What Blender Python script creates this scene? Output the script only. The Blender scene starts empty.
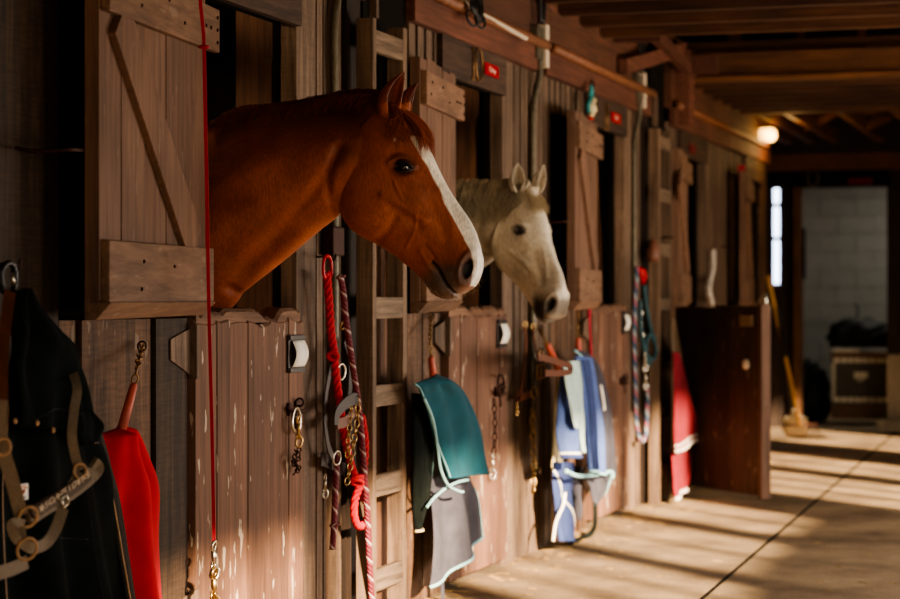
import bpy, bmesh, math, random
import numpy as np
from mathutils import Vector, Matrix
random.seed(7); np.random.seed(7)
PI = math.pi
# ------------------------------------------------------------------ camera geometry (photo measurements -> metres)
F = 2125.0; HC = 1.30; D = 2.82
A = math.atan(654.0/F); CA, SA = math.cos(A), math.sin(A)
def at(px, py, Y=0.0):
    """point of the vertical plane Y=const seen at photo position px,py"""
    u = (px-450)/F; s = (Y+D)/(SA-u*CA)
    return Vector((s*(CA+u*SA), Y, HC-(py-299.5)*s/F))
def atX(px, py, X):
    u = (px-450)/F; s = X/(CA+u*SA)
    return Vector((X, s*(SA-u*CA)-D, HC-(py-299.5)*s/F))
def proj(X, Y, Z):
    dep = X*CA+(Y+D)*SA; xr = X*SA-(Y+D)*CA
    return 450+F*xr/dep, 299.5-F*(Z-HC)/dep

scn = bpy.context.scene
col = scn.collection
# ------------------------------------------------------------------ materials
def hexc(h, a=1.0):
    h = h.lstrip('#'); c = [int(h[i:i+2],16)/255 for i in (0,2,4)]
    return tuple((x/12.92 if x <= .04045 else ((x+.055)/1.055)**2.4) for x in c)+(a,)
def base_mat(name):
    m = bpy.data.materials.new(name); m.use_nodes = True
    nt = m.node_tree; b = nt.nodes['Principled BSDF']
    return m, nt, b
def N(nt, t, **kw):
    n = nt.nodes.new(t)
    for k, v in kw.items(): setattr(n, k, v)
    return n
def simple(name, c, rough=.6, metal=0, var=.25, scale=40, bump=.15, emis=None, es=1, spec=.4, bscale=None):
    m, nt, b = base_mat(name)
    tc = N(nt,'ShaderNodeTexCoord'); no = N(nt,'ShaderNodeTexNoise'); no.inputs['Scale'].default_value = scale
    no.inputs['Detail'].default_value = 5
    nt.links.new(tc.outputs['Object'], no.inputs['Vector'])
    r = N(nt,'ShaderNodeValToRGB'); c = hexc(c)
    r.color_ramp.elements[0].color = tuple(x*(1-var) for x in c[:3])+(1,)
    r.color_ramp.elements[1].color = tuple(min(1,x*(1+var)) for x in c[:3])+(1,)
    r.color_ramp.elements[0].position = .3; r.color_ramp.elements[1].position = .7
    nt.links.new(no.outputs['Fac'], r.inputs['Fac']); nt.links.new(r.outputs['Color'], b.inputs['Base Color'])
    b.inputs['Roughness'].default_value = rough; b.inputs['Metallic'].default_value = metal
    b.inputs['Specular IOR Level'].default_value = spec
    if bump:
        bp = N(nt,'ShaderNodeBump'); bp.inputs['Strength'].default_value = bump; bp.inputs['Distance'].default_value = .003
        if bscale:
            n2 = N(nt,'ShaderNodeTexNoise'); n2.inputs['Scale'].default_value = bscale; nt.links.new(tc.outputs['Object'], n2.inputs['Vector'])
            nt.links.new(n2.outputs['Fac'], bp.inputs['Height'])
        else: nt.links.new(no.outputs['Fac'], bp.inputs['Height'])
        nt.links.new(bp.outputs['Normal'], b.inputs['Normal'])
    if emis:
        b.inputs['Emission Color'].default_value = hexc(emis); b.inputs['Emission Strength'].default_value = es
    return m
def wood(name, c1, c2, axis='z', rough=.75, saw=0.0, paint=0.0, bump=.5, wear=None, scale=1.0):
    """boards: long grain along axis, optional diagonal saw marks, paint flecks, per-board shade from attribute rnd"""
    m, nt, b = base_mat(name)
    tc = N(nt,'ShaderNodeTexCoord'); mp = N(nt,'ShaderNodeMapping'); L = nt.links.new
    s = {'z':(38,38,2.2),'x':(2.2,38,38),'y':(38,2.2,38)}[axis]
    mp.inputs['Scale'].default_value = tuple(q*scale for q in s)
    at_ = N(nt,'ShaderNodeAttribute'); at_.attribute_name = 'rnd'
    ad = N(nt,'ShaderNodeVectorMath', operation='MULTIPLY_ADD')
    L(at_.outputs['Fac'], ad.inputs[0]); ad.inputs[1].default_value = (7,3,11); L(tc.outputs['Object'], ad.inputs[2])
    L(ad.outputs[0], mp.inputs['Vector'])
    n1 = N(nt,'ShaderNodeTexNoise'); n1.inputs['Scale'].default_value = 1; n1.inputs['Detail'].default_value = 8; n1.inputs['Roughness'].default_value = .65
    n1.inputs['Distortion'].default_value = .6
    L(mp.outputs[0], n1.inputs['Vector'])
    r = N(nt,'ShaderNodeValToRGB'); e = r.color_ramp.elements
    e[0].position = .32; e[1].position = .68; e[0].color = hexc(c2); e[1].color = hexc(c1)
    L(n1.outputs['Fac'], r.inputs['Fac'])
    # board shade
    mr = N(nt,'ShaderNodeMapRange'); mr.inputs['To Min'].default_value = .72; mr.inputs['To Max'].default_value = 1.22
    L(at_.outputs['Fac'], mr.inputs['Value'])
    # large stains
    n2 = N(nt,'ShaderNodeTexNoise'); n2.inputs['Scale'].default_value = 2.3; n2.inputs['Detail'].default_value = 4
    L(ad.outputs[0], n2.inputs['Vector'])
    m2 = N(nt,'ShaderNodeMapRange'); m2.inputs['From Min'].default_value = .35; m2.inputs['From Max'].default_value = .65
    m2.inputs['To Min'].default_value = .78; m2.inputs['To Max'].default_value = 1.1
    L(n2.outputs['Fac'], m2.inputs['Value'])
    mu = N(nt,'ShaderNodeMath', operation='MULTIPLY'); L(mr.outputs[0], mu.inputs[0]); L(m2.outputs[0], mu.inputs[1])
    vm = N(nt,'ShaderNodeVectorMath', operation='SCALE'); L(r.outputs['Color'], vm.inputs[0]); L(mu.outputs[0], vm.inputs['Scale'])
    out = vm.outputs[0]; height = n1.outputs['Fac']
    if saw:
        w = N(nt,'ShaderNodeTexNoise'); w.inputs['Scale'].default_value = 1; w.inputs['Detail'].default_value = 4; w.inputs['Distortion'].default_value = .4
        m3 = N(nt,'ShaderNodeMapping'); m3.inputs['Scale'].default_value = (10,10,110); m3.inputs['Rotation'].default_value = (0,.6,0)
        L(ad.outputs[0], m3.inputs['Vector']); L(m3.outputs[0], w.inputs['Vector'])
        ms = N(nt,'ShaderNodeMapRange'); ms.inputs['From Min'].default_value = .3; ms.inputs['From Max'].default_value = .7; ms.inputs['To Min'].default_value = 1-saw; ms.inputs['To Max'].default_value = 1+saw*.6
        L(w.outputs['Fac'], ms.inputs['Value'])
        v2 = N(nt,'ShaderNodeVectorMath', operation='SCALE'); L(out, v2.inputs[0]); L(ms.outputs[0], v2.inputs['Scale']); out = v2.outputs[0]
        hm = N(nt,'ShaderNodeMath', operation='MULTIPLY_ADD'); L(w.outputs['Fac'], hm.inputs[0]); hm.inputs[1].default_value = .5; L(n1.outputs['Fac'], hm.inputs[2]); height = hm.outputs[0]
    if paint:
        m4 = N(nt,'ShaderNodeMapping'); m4.inputs['Scale'].default_value = (30,30,8) if axis == 'z' else (8,30,30)
        L(ad.outputs[0], m4.inputs['Vector'])
        n4 = N(nt,'ShaderNodeTexNoise'); n4.inputs['Scale'].default_value = 1.0; n4.inputs['Detail'].default_value = 3
        L(m4.outputs[0], n4.inputs['Vector'])
        r4 = N(nt,'ShaderNodeValToRGB'); r4.color_ramp.elements[0].position = .655; r4.color_ramp.elements[1].position = .675
        L(n4.outputs['Fac'], r4.inputs['Fac'])
        mx = N(nt,'ShaderNodeMix', data_type='RGBA'); sc = N(nt,'ShaderNodeMath', operation='MULTIPLY'); sc.inputs[1].default_value = paint
        L(r4.outputs['Color'], sc.inputs[0]); L(sc.outputs[0], mx.inputs['Factor']); L(out, mx.inputs['A']); mx.inputs['B'].default_value = hexc('#b0a08c'); out = mx.outputs['Result']
    L(out, b.inputs['Base Color'])
    b.inputs['Roughness'].default_value = rough; b.inputs['Specular IOR Level'].default_value = .3
    bp = N(nt,'ShaderNodeBump'); bp.inputs['Strength'].default_value = bump; bp.inputs['Distance'].default_value = .004
    L(height, bp.inputs['Height']); L(bp.outputs['Normal'], b.inputs['Normal'])
    return m
def attr_mat(name, rough=.55, fur=True, scale=1.0):
    """coat colours stored on the mesh, broken up by short-hair noise"""
    m, nt, b = base_mat(name); L = nt.links.new
    a = N(nt,'ShaderNodeAttribute'); a.attribute_name = 'coat'
    tc = N(nt,'ShaderNodeTexCoord'); mp = N(nt,'ShaderNodeMapping'); mp.inputs['Scale'].default_value = (180,180,45)
    mp.inputs['Rotation'].default_value = (.5,0,0)
    L(tc.outputs['Object'], mp.inputs['Vector'])
    n = N(nt,'ShaderNodeTexNoise'); n.inputs['Scale'].default_value = 1; n.inputs['Detail'].default_value = 4; L(mp.outputs[0], n.inputs['Vector'])
    n2 = N(nt,'ShaderNodeTexNoise'); n2.inputs['Scale'].default_value = 9; n2.inputs['Detail'].default_value = 4; L(tc.outputs['Object'], n2.inputs['Vector'])
    mr = N(nt,'ShaderNodeMapRange'); mr.inputs['From Min'].default_value = .3; mr.inputs['From Max'].default_value = .7; mr.inputs['To Min'].default_value = .75; mr.inputs['To Max'].default_value = 1.25
    L(n.outputs['Fac'], mr.inputs['Value'])
    m2 = N(nt,'ShaderNodeMapRange'); m2.inputs['From Min'].default_value = .3; m2.inputs['From Max'].default_value = .7; m2.inputs['To Min'].default_value = .8; m2.inputs['To Max'].default_value = 1.15
    L(n2.outputs['Fac'], m2.inputs['Value'])
    mu = N(nt,'ShaderNodeMath', operation='MULTIPLY'); L(mr.outputs[0], mu.inputs[0]); L(m2.outputs[0], mu.inputs[1])
    v = N(nt,'ShaderNodeVectorMath', operation='SCALE'); L(a.outputs['Color'], v.inputs[0]); L(mu.outputs[0], v.inputs['Scale'])
    L(v.outputs[0], b.inputs['Base Color']); b.inputs['Roughness'].default_value = rough
    b.inputs['Specular IOR Level'].default_value = .25
    b.inputs['Sheen Weight'].default_value = .05; b.inputs['Sheen Roughness'].default_value = .4
    bp = N(nt,'ShaderNodeBump'); bp.inputs['Strength'].default_value = .35; bp.inputs['Distance'].default_value = .0025
    L(n.outputs['Fac'], bp.inputs['Height']); L(bp.outputs['Normal'], b.inputs['Normal'])
    return m
def stripe_mat(name, c1, c2, turns=1.0, rough=.7, duty=.35, bandscale=8.0, c3=None):
    """rope cover with a spiral tracer: uses the tube's UV (u around, v along)"""
    m, nt, b = base_mat(name); L = nt.links.new
    uv = N(nt,'ShaderNodeUVMap'); sx = N(nt,'ShaderNodeSeparateXYZ'); L(uv.outputs[0], sx.inputs[0])
    ma = N(nt,'ShaderNodeMath', operation='MULTIPLY_ADD'); L(sx.outputs['Y'], ma.inputs[0]); ma.inputs[1].default_value = bandscale; L(sx.outputs['X'], ma.inputs[2])
    fr = N(nt,'ShaderNodeMath', operation='FRACT'); L(ma.outputs[0], fr.inputs[0])
    r = N(nt,'ShaderNodeValToRGB'); r.color_ramp.interpolation = 'CONSTANT'
    r.color_ramp.elements[0].color = hexc(c2); r.color_ramp.elements[1].position = duty; r.color_ramp.elements[1].color = hexc(c1)
    if c3:
        e = r.color_ramp.elements.new(.7); e.color = hexc(c3)
    L(fr.outputs[0], r.inputs['Fac'])
    ad = N(nt,'ShaderNodeMath', operation='MULTIPLY_ADD'); L(sx.outputs['Y'], ad.inputs[0]); ad.inputs[1].default_value = bandscale*4; 
    n3 = N(nt,'ShaderNodeMath', operation='MULTIPLY'); L(sx.outputs['X'], n3.inputs[0]); n3.inputs[1].default_value = 4; L(n3.outputs[0], ad.inputs[2])
    sn = N(nt,'ShaderNodeMath', operation='SINE'); k = N(nt,'ShaderNodeMath', operation='MULTIPLY'); k.inputs[1].default_value = 2*PI; L(ad.outputs[0], k.inputs[0]); L(k.outputs[0], sn.inputs[0])
    bp = N(nt,'ShaderNodeBump'); bp.inputs['Strength'].default_value = .6; bp.inputs['Distance'].default_value = .002
    L(sn.outputs[0], bp.inputs['Height']); L(bp.outputs['Normal'], b.inputs['Normal'])
    L(r.outputs['Color'], b.inputs['Base Color']); b.inputs['Roughness'].default_value = rough
    return m

M = {}
M['wall'] = wood('weathered_wall_boards', '#74553f', '#35261b', saw=.28, paint=.25)
M['wall_dark'] = wood('dark_wall_boards', '#4a3829', '#241a13', saw=.3)
M['batten'] = wood('grey_brown_battens', '#7b6553', '#46362b', saw=.12, paint=.1)
M['door'] = wood('painted_door_boards', '#7a5845', '#563d30', paint=.85, bump=.3)
M['shutter'] = wood('painted_shutter_boards', '#7b5c49', '#5a4235', paint=.12, bump=.25)
M['shutter_x'] = wood('painted_shutter_battens', '#80614c', '#5e4636', axis='x', paint=.15, bump=.25)
M['beam'] = wood('red_brown_beam', '#6e4535', '#4a2c20', axis='x', paint=.0)
M['beam2'] = wood('brown_upper_boards', '#6b4431', '#442b1e', axis='x')
M['header'] = wood('swirled_header_board', '#5d4638', '#2f231b', axis='x', saw=.1)
M['chew'] = wood('chewed_raw_wood', '#80604a', '#4e382b', axis='x', bump=1)
M['joist'] = wood('joist_wood', '#5c3a22', '#2e1b10', axis='y')
M['joist_x'] = wood('rafter_wood', '#7a4a26', '#3c2414', axis='x')
M['ladder'] = wood('ladder_wood', '#85705c', '#4a3a2d', axis='x', saw=.1)
M['ladder_z'] = wood('ladder_stile_wood', '#7d6652', '#46362a', saw=.1)
M['dark'] = simple('dark_paint_and_shade', '#14100c', rough=.9, bump=0, spec=.1)  # black parts, and panels that stand in for shade
M['post'] = wood('dark_post_wood', '#3a2a20', '#1c140f')
M['inner'] = wood('stall_inside_boards', '#74503a', '#463022')
M['door_dark'] = wood('dark_door_boards', '#4c3a2e', '#33261e', paint=.2, bump=.3)
M['iron'] = simple('rusty_iron', '#3a2218', rough=.6, metal=.6, var=.5, scale=120)
M['steel'] = simple('steel_hardware', '#b8b0a0', rough=.28, metal=1, var=.15)
M['brass'] = simple('brass_hardware', '#a98a5c', rough=.35, metal=1, var=.2)
M['pipe'] = simple('copper_brown_pipe', '#74492f', rough=.6, var=.3, scale=20)
M['conduit'] = simple('pale_grey_conduit', '#c4b6a0', rough=.45, var=.1)
M['cable'] = simple('black_cable', '#181412', rough=.5)
M['greybox'] = simple('grey_metal_box', '#5d5648', rough=.5, metal=.4)
M['red_cloth'] = simple('red_fleece', '#b4001a', rough=.9, var=.1, scale=18, bump=.25, bscale=300)
M['red_plastic'] = simple('red_plastic', '#b01018', rough=.35, var=.1)
M['red_handle'] = simple('worn_red_handle', '#b0503c', rough=.5, var=.25)
M['red_strap'] = simple('red_nylon_strap', '#98142a', rough=.7, var=.15, scale=200)
M['teal'] = simple('teal_fleece', '#08434f', rough=.95, var=.12, scale=18, bump=.3, bscale=260)
M['navy'] = simple('navy_quilted_cloth', '#2c3a66', rough=.85, var=.2, scale=15, bump=.3, bscale=200)
M['charcoal'] = simple('charcoal_canvas', '#3c3a42', rough=.9, var=.25, scale=14, bump=.3, bscale=220)
M['black_canvas'] = simple('black_green_canvas', '#131715', rough=1, var=.5, scale=9, bump=.4, bscale=240, spec=.08)
M['seam'] = simple('coat_seam', '#0c100e', rough=.9)
M['lining'] = simple('grey_felt_lining', '#38322e', rough=1, var=.3, scale=150)
M['trim_blue'] = simple('pale_blue_binding', '#86b0b4', rough=.8, var=.1)
M['blue'] = simple('mid_blue_cloth', '#46598c', rough=.85, var=.15, scale=20, bump=.25, bscale=200)
M['paleblue'] = simple('pale_blue_cloth', '#a7bcb6', rough=.85, var=.12, scale=20)
M['cream'] = simple('cream_cloth', '#c9b991', rough=.9, var=.1)
M['white'] = simple('white_paper', '#e6e0d2', rough=.6, var=.04, bump=0)
M['ink'] = simple('grey_ink', '#4a4640', rough=.7, bump=0)
M['maroon'] = simple('maroon_cloth', '#6c0e1c', rough=.9, var=.15, scale=20)
M['pale_trim'] = simple('pale_grey_binding', '#b9b0a6', rough=.8)
M['cup'] = simple('brown_cup_glaze', '#6e4636', rough=.5)
M['khaki'] = simple('khaki_webbing', '#74624d', rough=.75, var=.2, scale=160, bump=.4)
M['khaki_d'] = simple('brown_webbing_band', '#52402f', rough=.75, var=.2, scale=160, bump=.4)
M['thread'] = simple('pale_stitching', '#b39a7c', rough=.7, bump=0)
M['leather'] = simple('brown_leather', '#5d3420', rough=.42, var=.3, scale=30)
M['dleather'] = simple('dark_leather', '#2f2622', rough=.4, var=.3, scale=30)
M['zip'] = simple('tan_zip', '#a77f55', rough=.5)
M['black_plastic'] = simple('black_plastic', '#080808', rough=.45)
M['red_rope'] = simple('bright_red_rope', '#b00c1c', rough=.75, var=.15, scale=90)
M['mar_rope'] = stripe_mat('maroon_white_rope', '#5c1020', '#a08d88', duty=.15, bandscale=14)
M['pp_rope'] = stripe_mat('blue_pink_rope', '#2a4a68', '#8c5060', duty=.35, bandscale=9, c3='#8a9294')
M['tan_rope'] = simple('tan_rope', '#8a6a44', rough=.8)
M['orange'] = simple('orange_mark', '#d9721c', rough=.7, bump=0)
M['sign_red'] = simple('red_plate', '#98081c', rough=.35, var=.05, bump=0)
M['sign_txt'] = simple('pale_lettering', '#f0c9b8', rough=.5, bump=0)
M['teal_toy'] = simple('teal_ribbon', '#2a7f80', rough=.7)
M['straw'] = simple('straw', '#9a7a42', rough=.8)
M['block'] = simple('grey_block_paint', '#83817a', rough=.85, var=.08, scale=6)
M['ash'] = simple('ash_handle', '#b98a48', rough=.5, var=.2)
M['trunk'] = simple('brown_trunk', '#4a4238', rough=.55, var=.3)
M['trunk_d'] = simple('trunk_rim', '#6a4a2c', rough=.5, var=.3)
M['studs'] = simple('pale_studs', '#e8dcc0', rough=.6, metal=0)
M['bag'] = simple('black_bag', '#0c0c0c', rough=.7, var=.4)
M['plastic_blue'] = simple('teal_rope_coil', '#28484f', rough=.6)

def glass_mat():
    m, nt, b = base_mat('ribbed_jar_glass'); b.inputs['Base Color'].default_value = (1,.85,.6,1)
    b.inputs['Transmission Weight'].default_value = .9; b.inputs['Roughness'].default_value = .2
    b.inputs['Emission Color'].default_value = (1,.55,.15,1); b.inputs['Emission Strength'].default_value = .9
    w = N(nt,'ShaderNodeTexWave'); w.inputs['Scale'].default_value = 60; bp = N(nt,'ShaderNodeBump'); nt.links.new(w.outputs['Fac'], bp.inputs['Height'])
    nt.links.new(bp.outputs['Normal'], b.inputs['Normal']); return m
M['jar'] = glass_mat()
M['bulb'] = simple('hot_bulb', '#fff0c0', emis='#ffc060', es=9, bump=0)
M['daylight'] = simple('bright_window_pane', '#dfe8f0', emis='#cfe0ff', es=5, bump=0, rough=.3)
def floor_mat():
    m, nt, b = base_mat('dusty_concrete'); L = nt.links.new
    tc = N(nt,'ShaderNodeTexCoord')
    n = N(nt,'ShaderNodeTexNoise'); n.inputs['Scale'].default_value = 1.6; n.inputs['Detail'].default_value = 9; n.inputs['Roughness'].default_value = .65
    L(tc.outputs['Object'], n.inputs['Vector'])
    r = N(nt,'ShaderNodeValToRGB'); e = r.color_ramp.elements; e[0].position = .3; e[1].position = .72
    e[0].color = hexc('#574534'); e[1].color = hexc('#a58e6e')
    L(n.outputs['Fac'], r.inputs['Fac'])
    n2 = N(nt,'ShaderNodeTexNoise'); n2.inputs['Scale'].default_value = 60; n2.inputs['Detail'].default_value = 4; L(tc.outputs['Object'], n2.inputs['Vector'])
    mr = N(nt,'ShaderNodeMapRange'); mr.inputs['To Min'].default_value = .7; mr.inputs['To Max'].default_value = 1.3; L(n2.outputs['Fac'], mr.inputs['Value'])
    v = N(nt,'ShaderNodeVectorMath', operation='SCALE'); L(r.outputs['Color'], v.inputs[0]); L(mr.outputs[0], v.inputs['Scale'])
    L(v.outputs[0], b.inputs['Base Color']); b.inputs['Roughness'].default_value = .8
    b.inputs['Specular IOR Level'].default_value = .3
    bp = N(nt,'ShaderNodeBump'); bp.inputs['Strength'].default_value = .4; bp.inputs['Distance'].default_value = .01
    L(n2.outputs['Fac'], bp.inputs['Height']); L(bp.outputs['Normal'], b.inputs['Normal'])
    return m
M['floor'] = floor_mat()

# ------------------------------------------------------------------ mesh helpers
def link(o, parent=None):
    col.objects.link(o)
    if parent: o.parent = parent
    return o
class MB:
    def __init__(s): s.v = []; s.f = []; s.r = []; s.uv = []; s.sm = []
    def add(s, vs, fs, rnd=None, uvs=None, smooth=False):
        o = len(s.v); s.v += [tuple(v) for v in vs]
        if rnd is None: rnd = random.random()
        s.r += [rnd]*len(vs)
        for i, f in enumerate(fs):
            s.f.append(tuple(o+k for k in f)); s.sm.append(smooth)
            s.uv.append(uvs[i] if uvs else [(0,0)]*len(f))
    def box(s, x0, x1, y0, y1, z0, z1, rnd=None):
        s.hexa([(x0,y0,z0),(x1,y0,z0),(x1,y1,z0),(x0,y1,z0),(x0,y0,z1),(x1,y0,z1),(x1,y1,z1),(x0,y1,z1)], rnd)
    def hexa(s, p, rnd=None):
        s.add(p, [(0,3,2,1),(4,5,6,7),(0,1,5,4),(1,2,6,5),(2,3,7,6),(3,0,4,7)], rnd)
    def beam(s, a, b, w, h, up=Vector((0,0,1)), rnd=None):
        a = Vector(a); b = Vector(b); d = (b-a).normalized(); up = Vector(up)
        sd = d.cross(up)
        if sd.length < 1e-3: sd = d.cross(Vector((0,1,0)))
        sd.normalize(); u2 = sd.cross(d).normalized()
        q = lambda c, i, j: c+sd*(i*w/2)+u2*(j*h/2)
        s.hexa([q(a,-1,-1),q(a,1,-1),q(b,1,-1),q(b,-1,-1),q(a,-1,1),q(a,1,1),q(b,1,1),q(b,-1,1)], rnd)
    def tube(s, pts, r, n=10, closed=False, rnd=None, caps=True):
        pts = [Vector(p) for p in pts]; m = len(pts)
        rr = r if hasattr(r, '__len__') else [r]*m
        vs = []; up = None; vl = [0]
        for i in range(1, m): vl.append(vl[-1]+(pts[i]-pts[i-1]).length)
        for i, p in enumerate(pts):
            if closed: d = pts[(i+1)%m]-pts[(i-1)%m]
            else: d = pts[min(i+1,m-1)]-pts[max(i-1,0)]
            if d.length < 1e-9: d = Vector((0,0,1))
            d.normalize()
            if up is None:
                up = d.orthogonal().normalized()
            else:
                up = (up-d*up.dot(d))
                if up.length < 1e-6: up = d.orthogonal()
                up.normalize()
            sd = d.cross(up)
            for k in range(n):
                a = 2*PI*k/n; vs.append(p+(up*math.cos(a)+sd*math.sin(a))*rr[i])
        fs = []; uvs = []
        for i in range(m if closed else m-1):
            j = (i+1)%m
            v0 = vl[i]; v1 = vl[j] if j else vl[-1]+.01
            for k in range(n):
                l = (k+1)%n
                fs.append((i*n+k, i*n+l, j*n+l, j*n+k)); u0 = k/n; u1 = (k+1)/n
                uvs.append([(u0,v0),(u1,v0),(u1,v1),(u0,v1)])
        if not closed and caps:
            fs.append(tuple(range(n-1,-1,-1))); uvs.append([(0,0)]*n)
            fs.append(tuple((m-1)*n+k for k in range(n))); uvs.append([(0,0)]*n)
        s.add(vs, fs, rnd, uvs, True)
    def ribbon(s, pts, w, t=.003, nrm=Vector((0,-1,0)), rnd=None):
        """flat strap following pts, face towards nrm"""
        pts = [Vector(p) for p in pts]; m = len(pts); vs = []
        ww = w if hasattr(w,'__len__') else [w]*m
        nn = nrm if isinstance(nrm, (list,)) else [nrm]*m
        for i, p in enumerate(pts):
            d = (pts[min(i+1,m-1)]-pts[max(i-1,0)]).normalized()
            sd = d.cross(nn[i])
            if sd.length < 1e-4: sd = d.cross(Vector((1,0,0)))
            sd.normalize(); n2 = sd.cross(d).normalized()
            for a, b in ((-1,-1),(1,-1),(1,1),(-1,1)): vs.append(p+sd*(a*ww[i]/2)+n2*(b*t/2))
        fs = []
        for i in range(m-1):
            for k in range(4):
                l = (k+1)%4; fs.append((i*4+k, i*4+l, i*4+4+l, i*4+4+k))
        fs.append((3,2,1,0)); q = (m-1)*4; fs.append((q,q+1,q+2,q+3))
        s.add(vs, fs, rnd)
    def torus(s, c, R, r, ax=Vector((0,1,0)), n=20, k=8, sx=1.0, long=None):
        ax = Vector(ax).normalized(); u = Vector(long) if long is not None else ax.orthogonal()
        u = (u-ax*u.dot(ax)).normalized(); w = ax.cross(u)
        s.tube([Vector(c)+u*(math.cos(2*PI*i/n)*R*sx)+w*(math.sin(2*PI*i/n)*R) for i in range(n)], r, k, closed=True)
    def chain(s, pts, R=.009, r=.002, pitch=None):
        pts = smooth_path(pts, 8); L = [0]
        for i in range(1,len(pts)): L.append(L[-1]+(pts[i]-pts[i-1]).length)
        pitch = pitch or R*2.1; k = 0; d = 0
        while d < L[-1]:
            i = max(j for j in range(len(L)) if L[j] <= d+1e-9); i = min(i, len(pts)-2)
            t = (d-L[i])/max(1e-9, L[i+1]-L[i]); p = pts[i].lerp(pts[i+1], t); dr = (pts[i+1]-pts[i]).normalized()
            o = dr.orthogonal().normalized(); ax = o if k%2 else dr.cross(o)
            s.torus(p, R*.72, r, ax, 12, 5, sx=1.6, long=dr); d += pitch; k += 1
    def lathe(s, prof, o, ax=Vector((0,0,1)), n=20, rnd=None):
        o = Vector(o); ax = Vector(ax).normalized(); u = ax.orthogonal().normalized(); w = ax.cross(u); vs = []
        for r, h in prof:
            for k in range(n):
                a = 2*PI*k/n; vs.append(o+ax*h+(u*math.cos(a)+w*math.sin(a))*r)
        fs = []
        for i in range(len(prof)-1):
            for k in range(n):
                l = (k+1)%n; fs.append((i*n+k,i*n+l,i*n+n+l,i*n+n+k))
        fs.append(tuple(range(n-1,-1,-1))); fs.append(tuple((len(prof)-1)*n+k for k in range(n)))
        s.add(vs, fs, rnd, None, True)
    def build(s, name, mat, parent=None, bevel=0, sub=0):
        me = bpy.data.meshes.new(name); me.from_pydata(s.v, [], s.f)
        me.materials.append(mat)
        a = me.attributes.new('rnd','FLOAT','POINT'); a.data.foreach_set('value', s.r)
        uv = me.uv_layers.new(name='UVMap'); flat = []
        for q in s.uv:
            for c in q: flat += [c[0], c[1]]
        uv.data.foreach_set('uv', flat)
        me.polygons.foreach_set('use_smooth', s.sm)
        me.update()
        o = bpy.data.objects.new(name, me); link(o, parent)
        if bevel:
            b = o.modifiers.new('bevel','BEVEL'); b.width = bevel; b.segments = 2; b.limit_method = 'ANGLE'
        return o
def smooth_path(pts, k=8, closed=False):
    P = [Vector(p) for p in pts]; n = len(P)
    if n < 3 and not closed: return [P[0].lerp(P[-1], i/k) for i in range(k+1)]
    out = []
    for i in range(n if closed else n-1):
        if closed: p0,p1,p2,p3 = P[(i-1)%n],P[i],P[(i+1)%n],P[(i+2)%n]
        else: p0,p1,p2,p3 = P[max(i-1,0)],P[i],P[i+1],P[min(i+2,n-1)]
        for j in range(k):
            t = j/k; out.append(.5*((2*p1)+(p2-p0)*t+(2*p0-5*p1+4*p2-p3)*t*t+(3*p1-p0-3*p2+p3)*t**3))
    if not closed: out.append(P[-1])
    return out
def struct(o, label=None, cat=None):
    o['kind'] = 'structure'
    if label: o['label'] = label
    if cat: o['category'] = cat
    return o
def tag(o, label, cat, group=None, kind=None):
    o['label'] = label; o['category'] = cat
    if group: o['group'] = group
    if kind: o['kind'] = kind
    return o
def empty(name, loc, label=None, cat=None, group=None):
    o = bpy.data.objects.new(name, None); o.empty_display_size = .1; col.objects.link(o); o.location = loc
    if label: tag(o, label, cat, group)
    return o
def under(root, o):
    """parent o (built in world coordinates) to root, keeping it where it is"""
    o.parent = root; o.matrix_parent_inverse = Matrix.Translation(-Vector(root.location)); return o
def text_mesh(s, size, mat, name, loc, rot, parent=None, extrude=.0015, align='CENTER', sx=1.0, offset=0):
    c = bpy.data.curves.new('txt','FONT'); c.body = s; c.size = size; c.extrude = extrude; c.align_x = align; c.align_y = 'CENTER'; c.offset = offset
    t = bpy.data.objects.new('txt', c); col.objects.link(t)
    me = bpy.data.meshes.new_from_object(t.evaluated_get(bpy.context.evaluated_depsgraph_get()))
    bpy.data.objects.remove(t); bpy.data.curves.remove(c)
    me.materials.clear(); me.materials.append(mat); me.name = name
    Mx = Matrix.Translation(Vector(loc)) @ rot.to_4x4() @ Matrix.Diagonal((sx,1,1,1)); me.transform(Mx)
    o = bpy.data.objects.new(name, me); col.objects.link(o)
    if parent: under(parent, o)
    return o
FACE_AISLE = Matrix(((1,0,0),(0,0,-1),(0,1,0)))   # text lies along +X, up +Z, faces -Y

# ------------------------------------------------------------------ camera
cam = bpy.data.cameras.new('camera'); co = bpy.data.objects.new('camera', cam); col.objects.link(co)
cam.sensor_width = 36; cam.lens = F/900*36; cam.clip_end = 200
co.location = (0, -D, HC); co.rotation_euler = (PI/2, 0, -PI/2 + A)
cam.dof.use_dof = True; cam.dof.focus_distance = 6.9; cam.dof.aperture_fstop = 2.9
scn.camera = co
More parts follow.
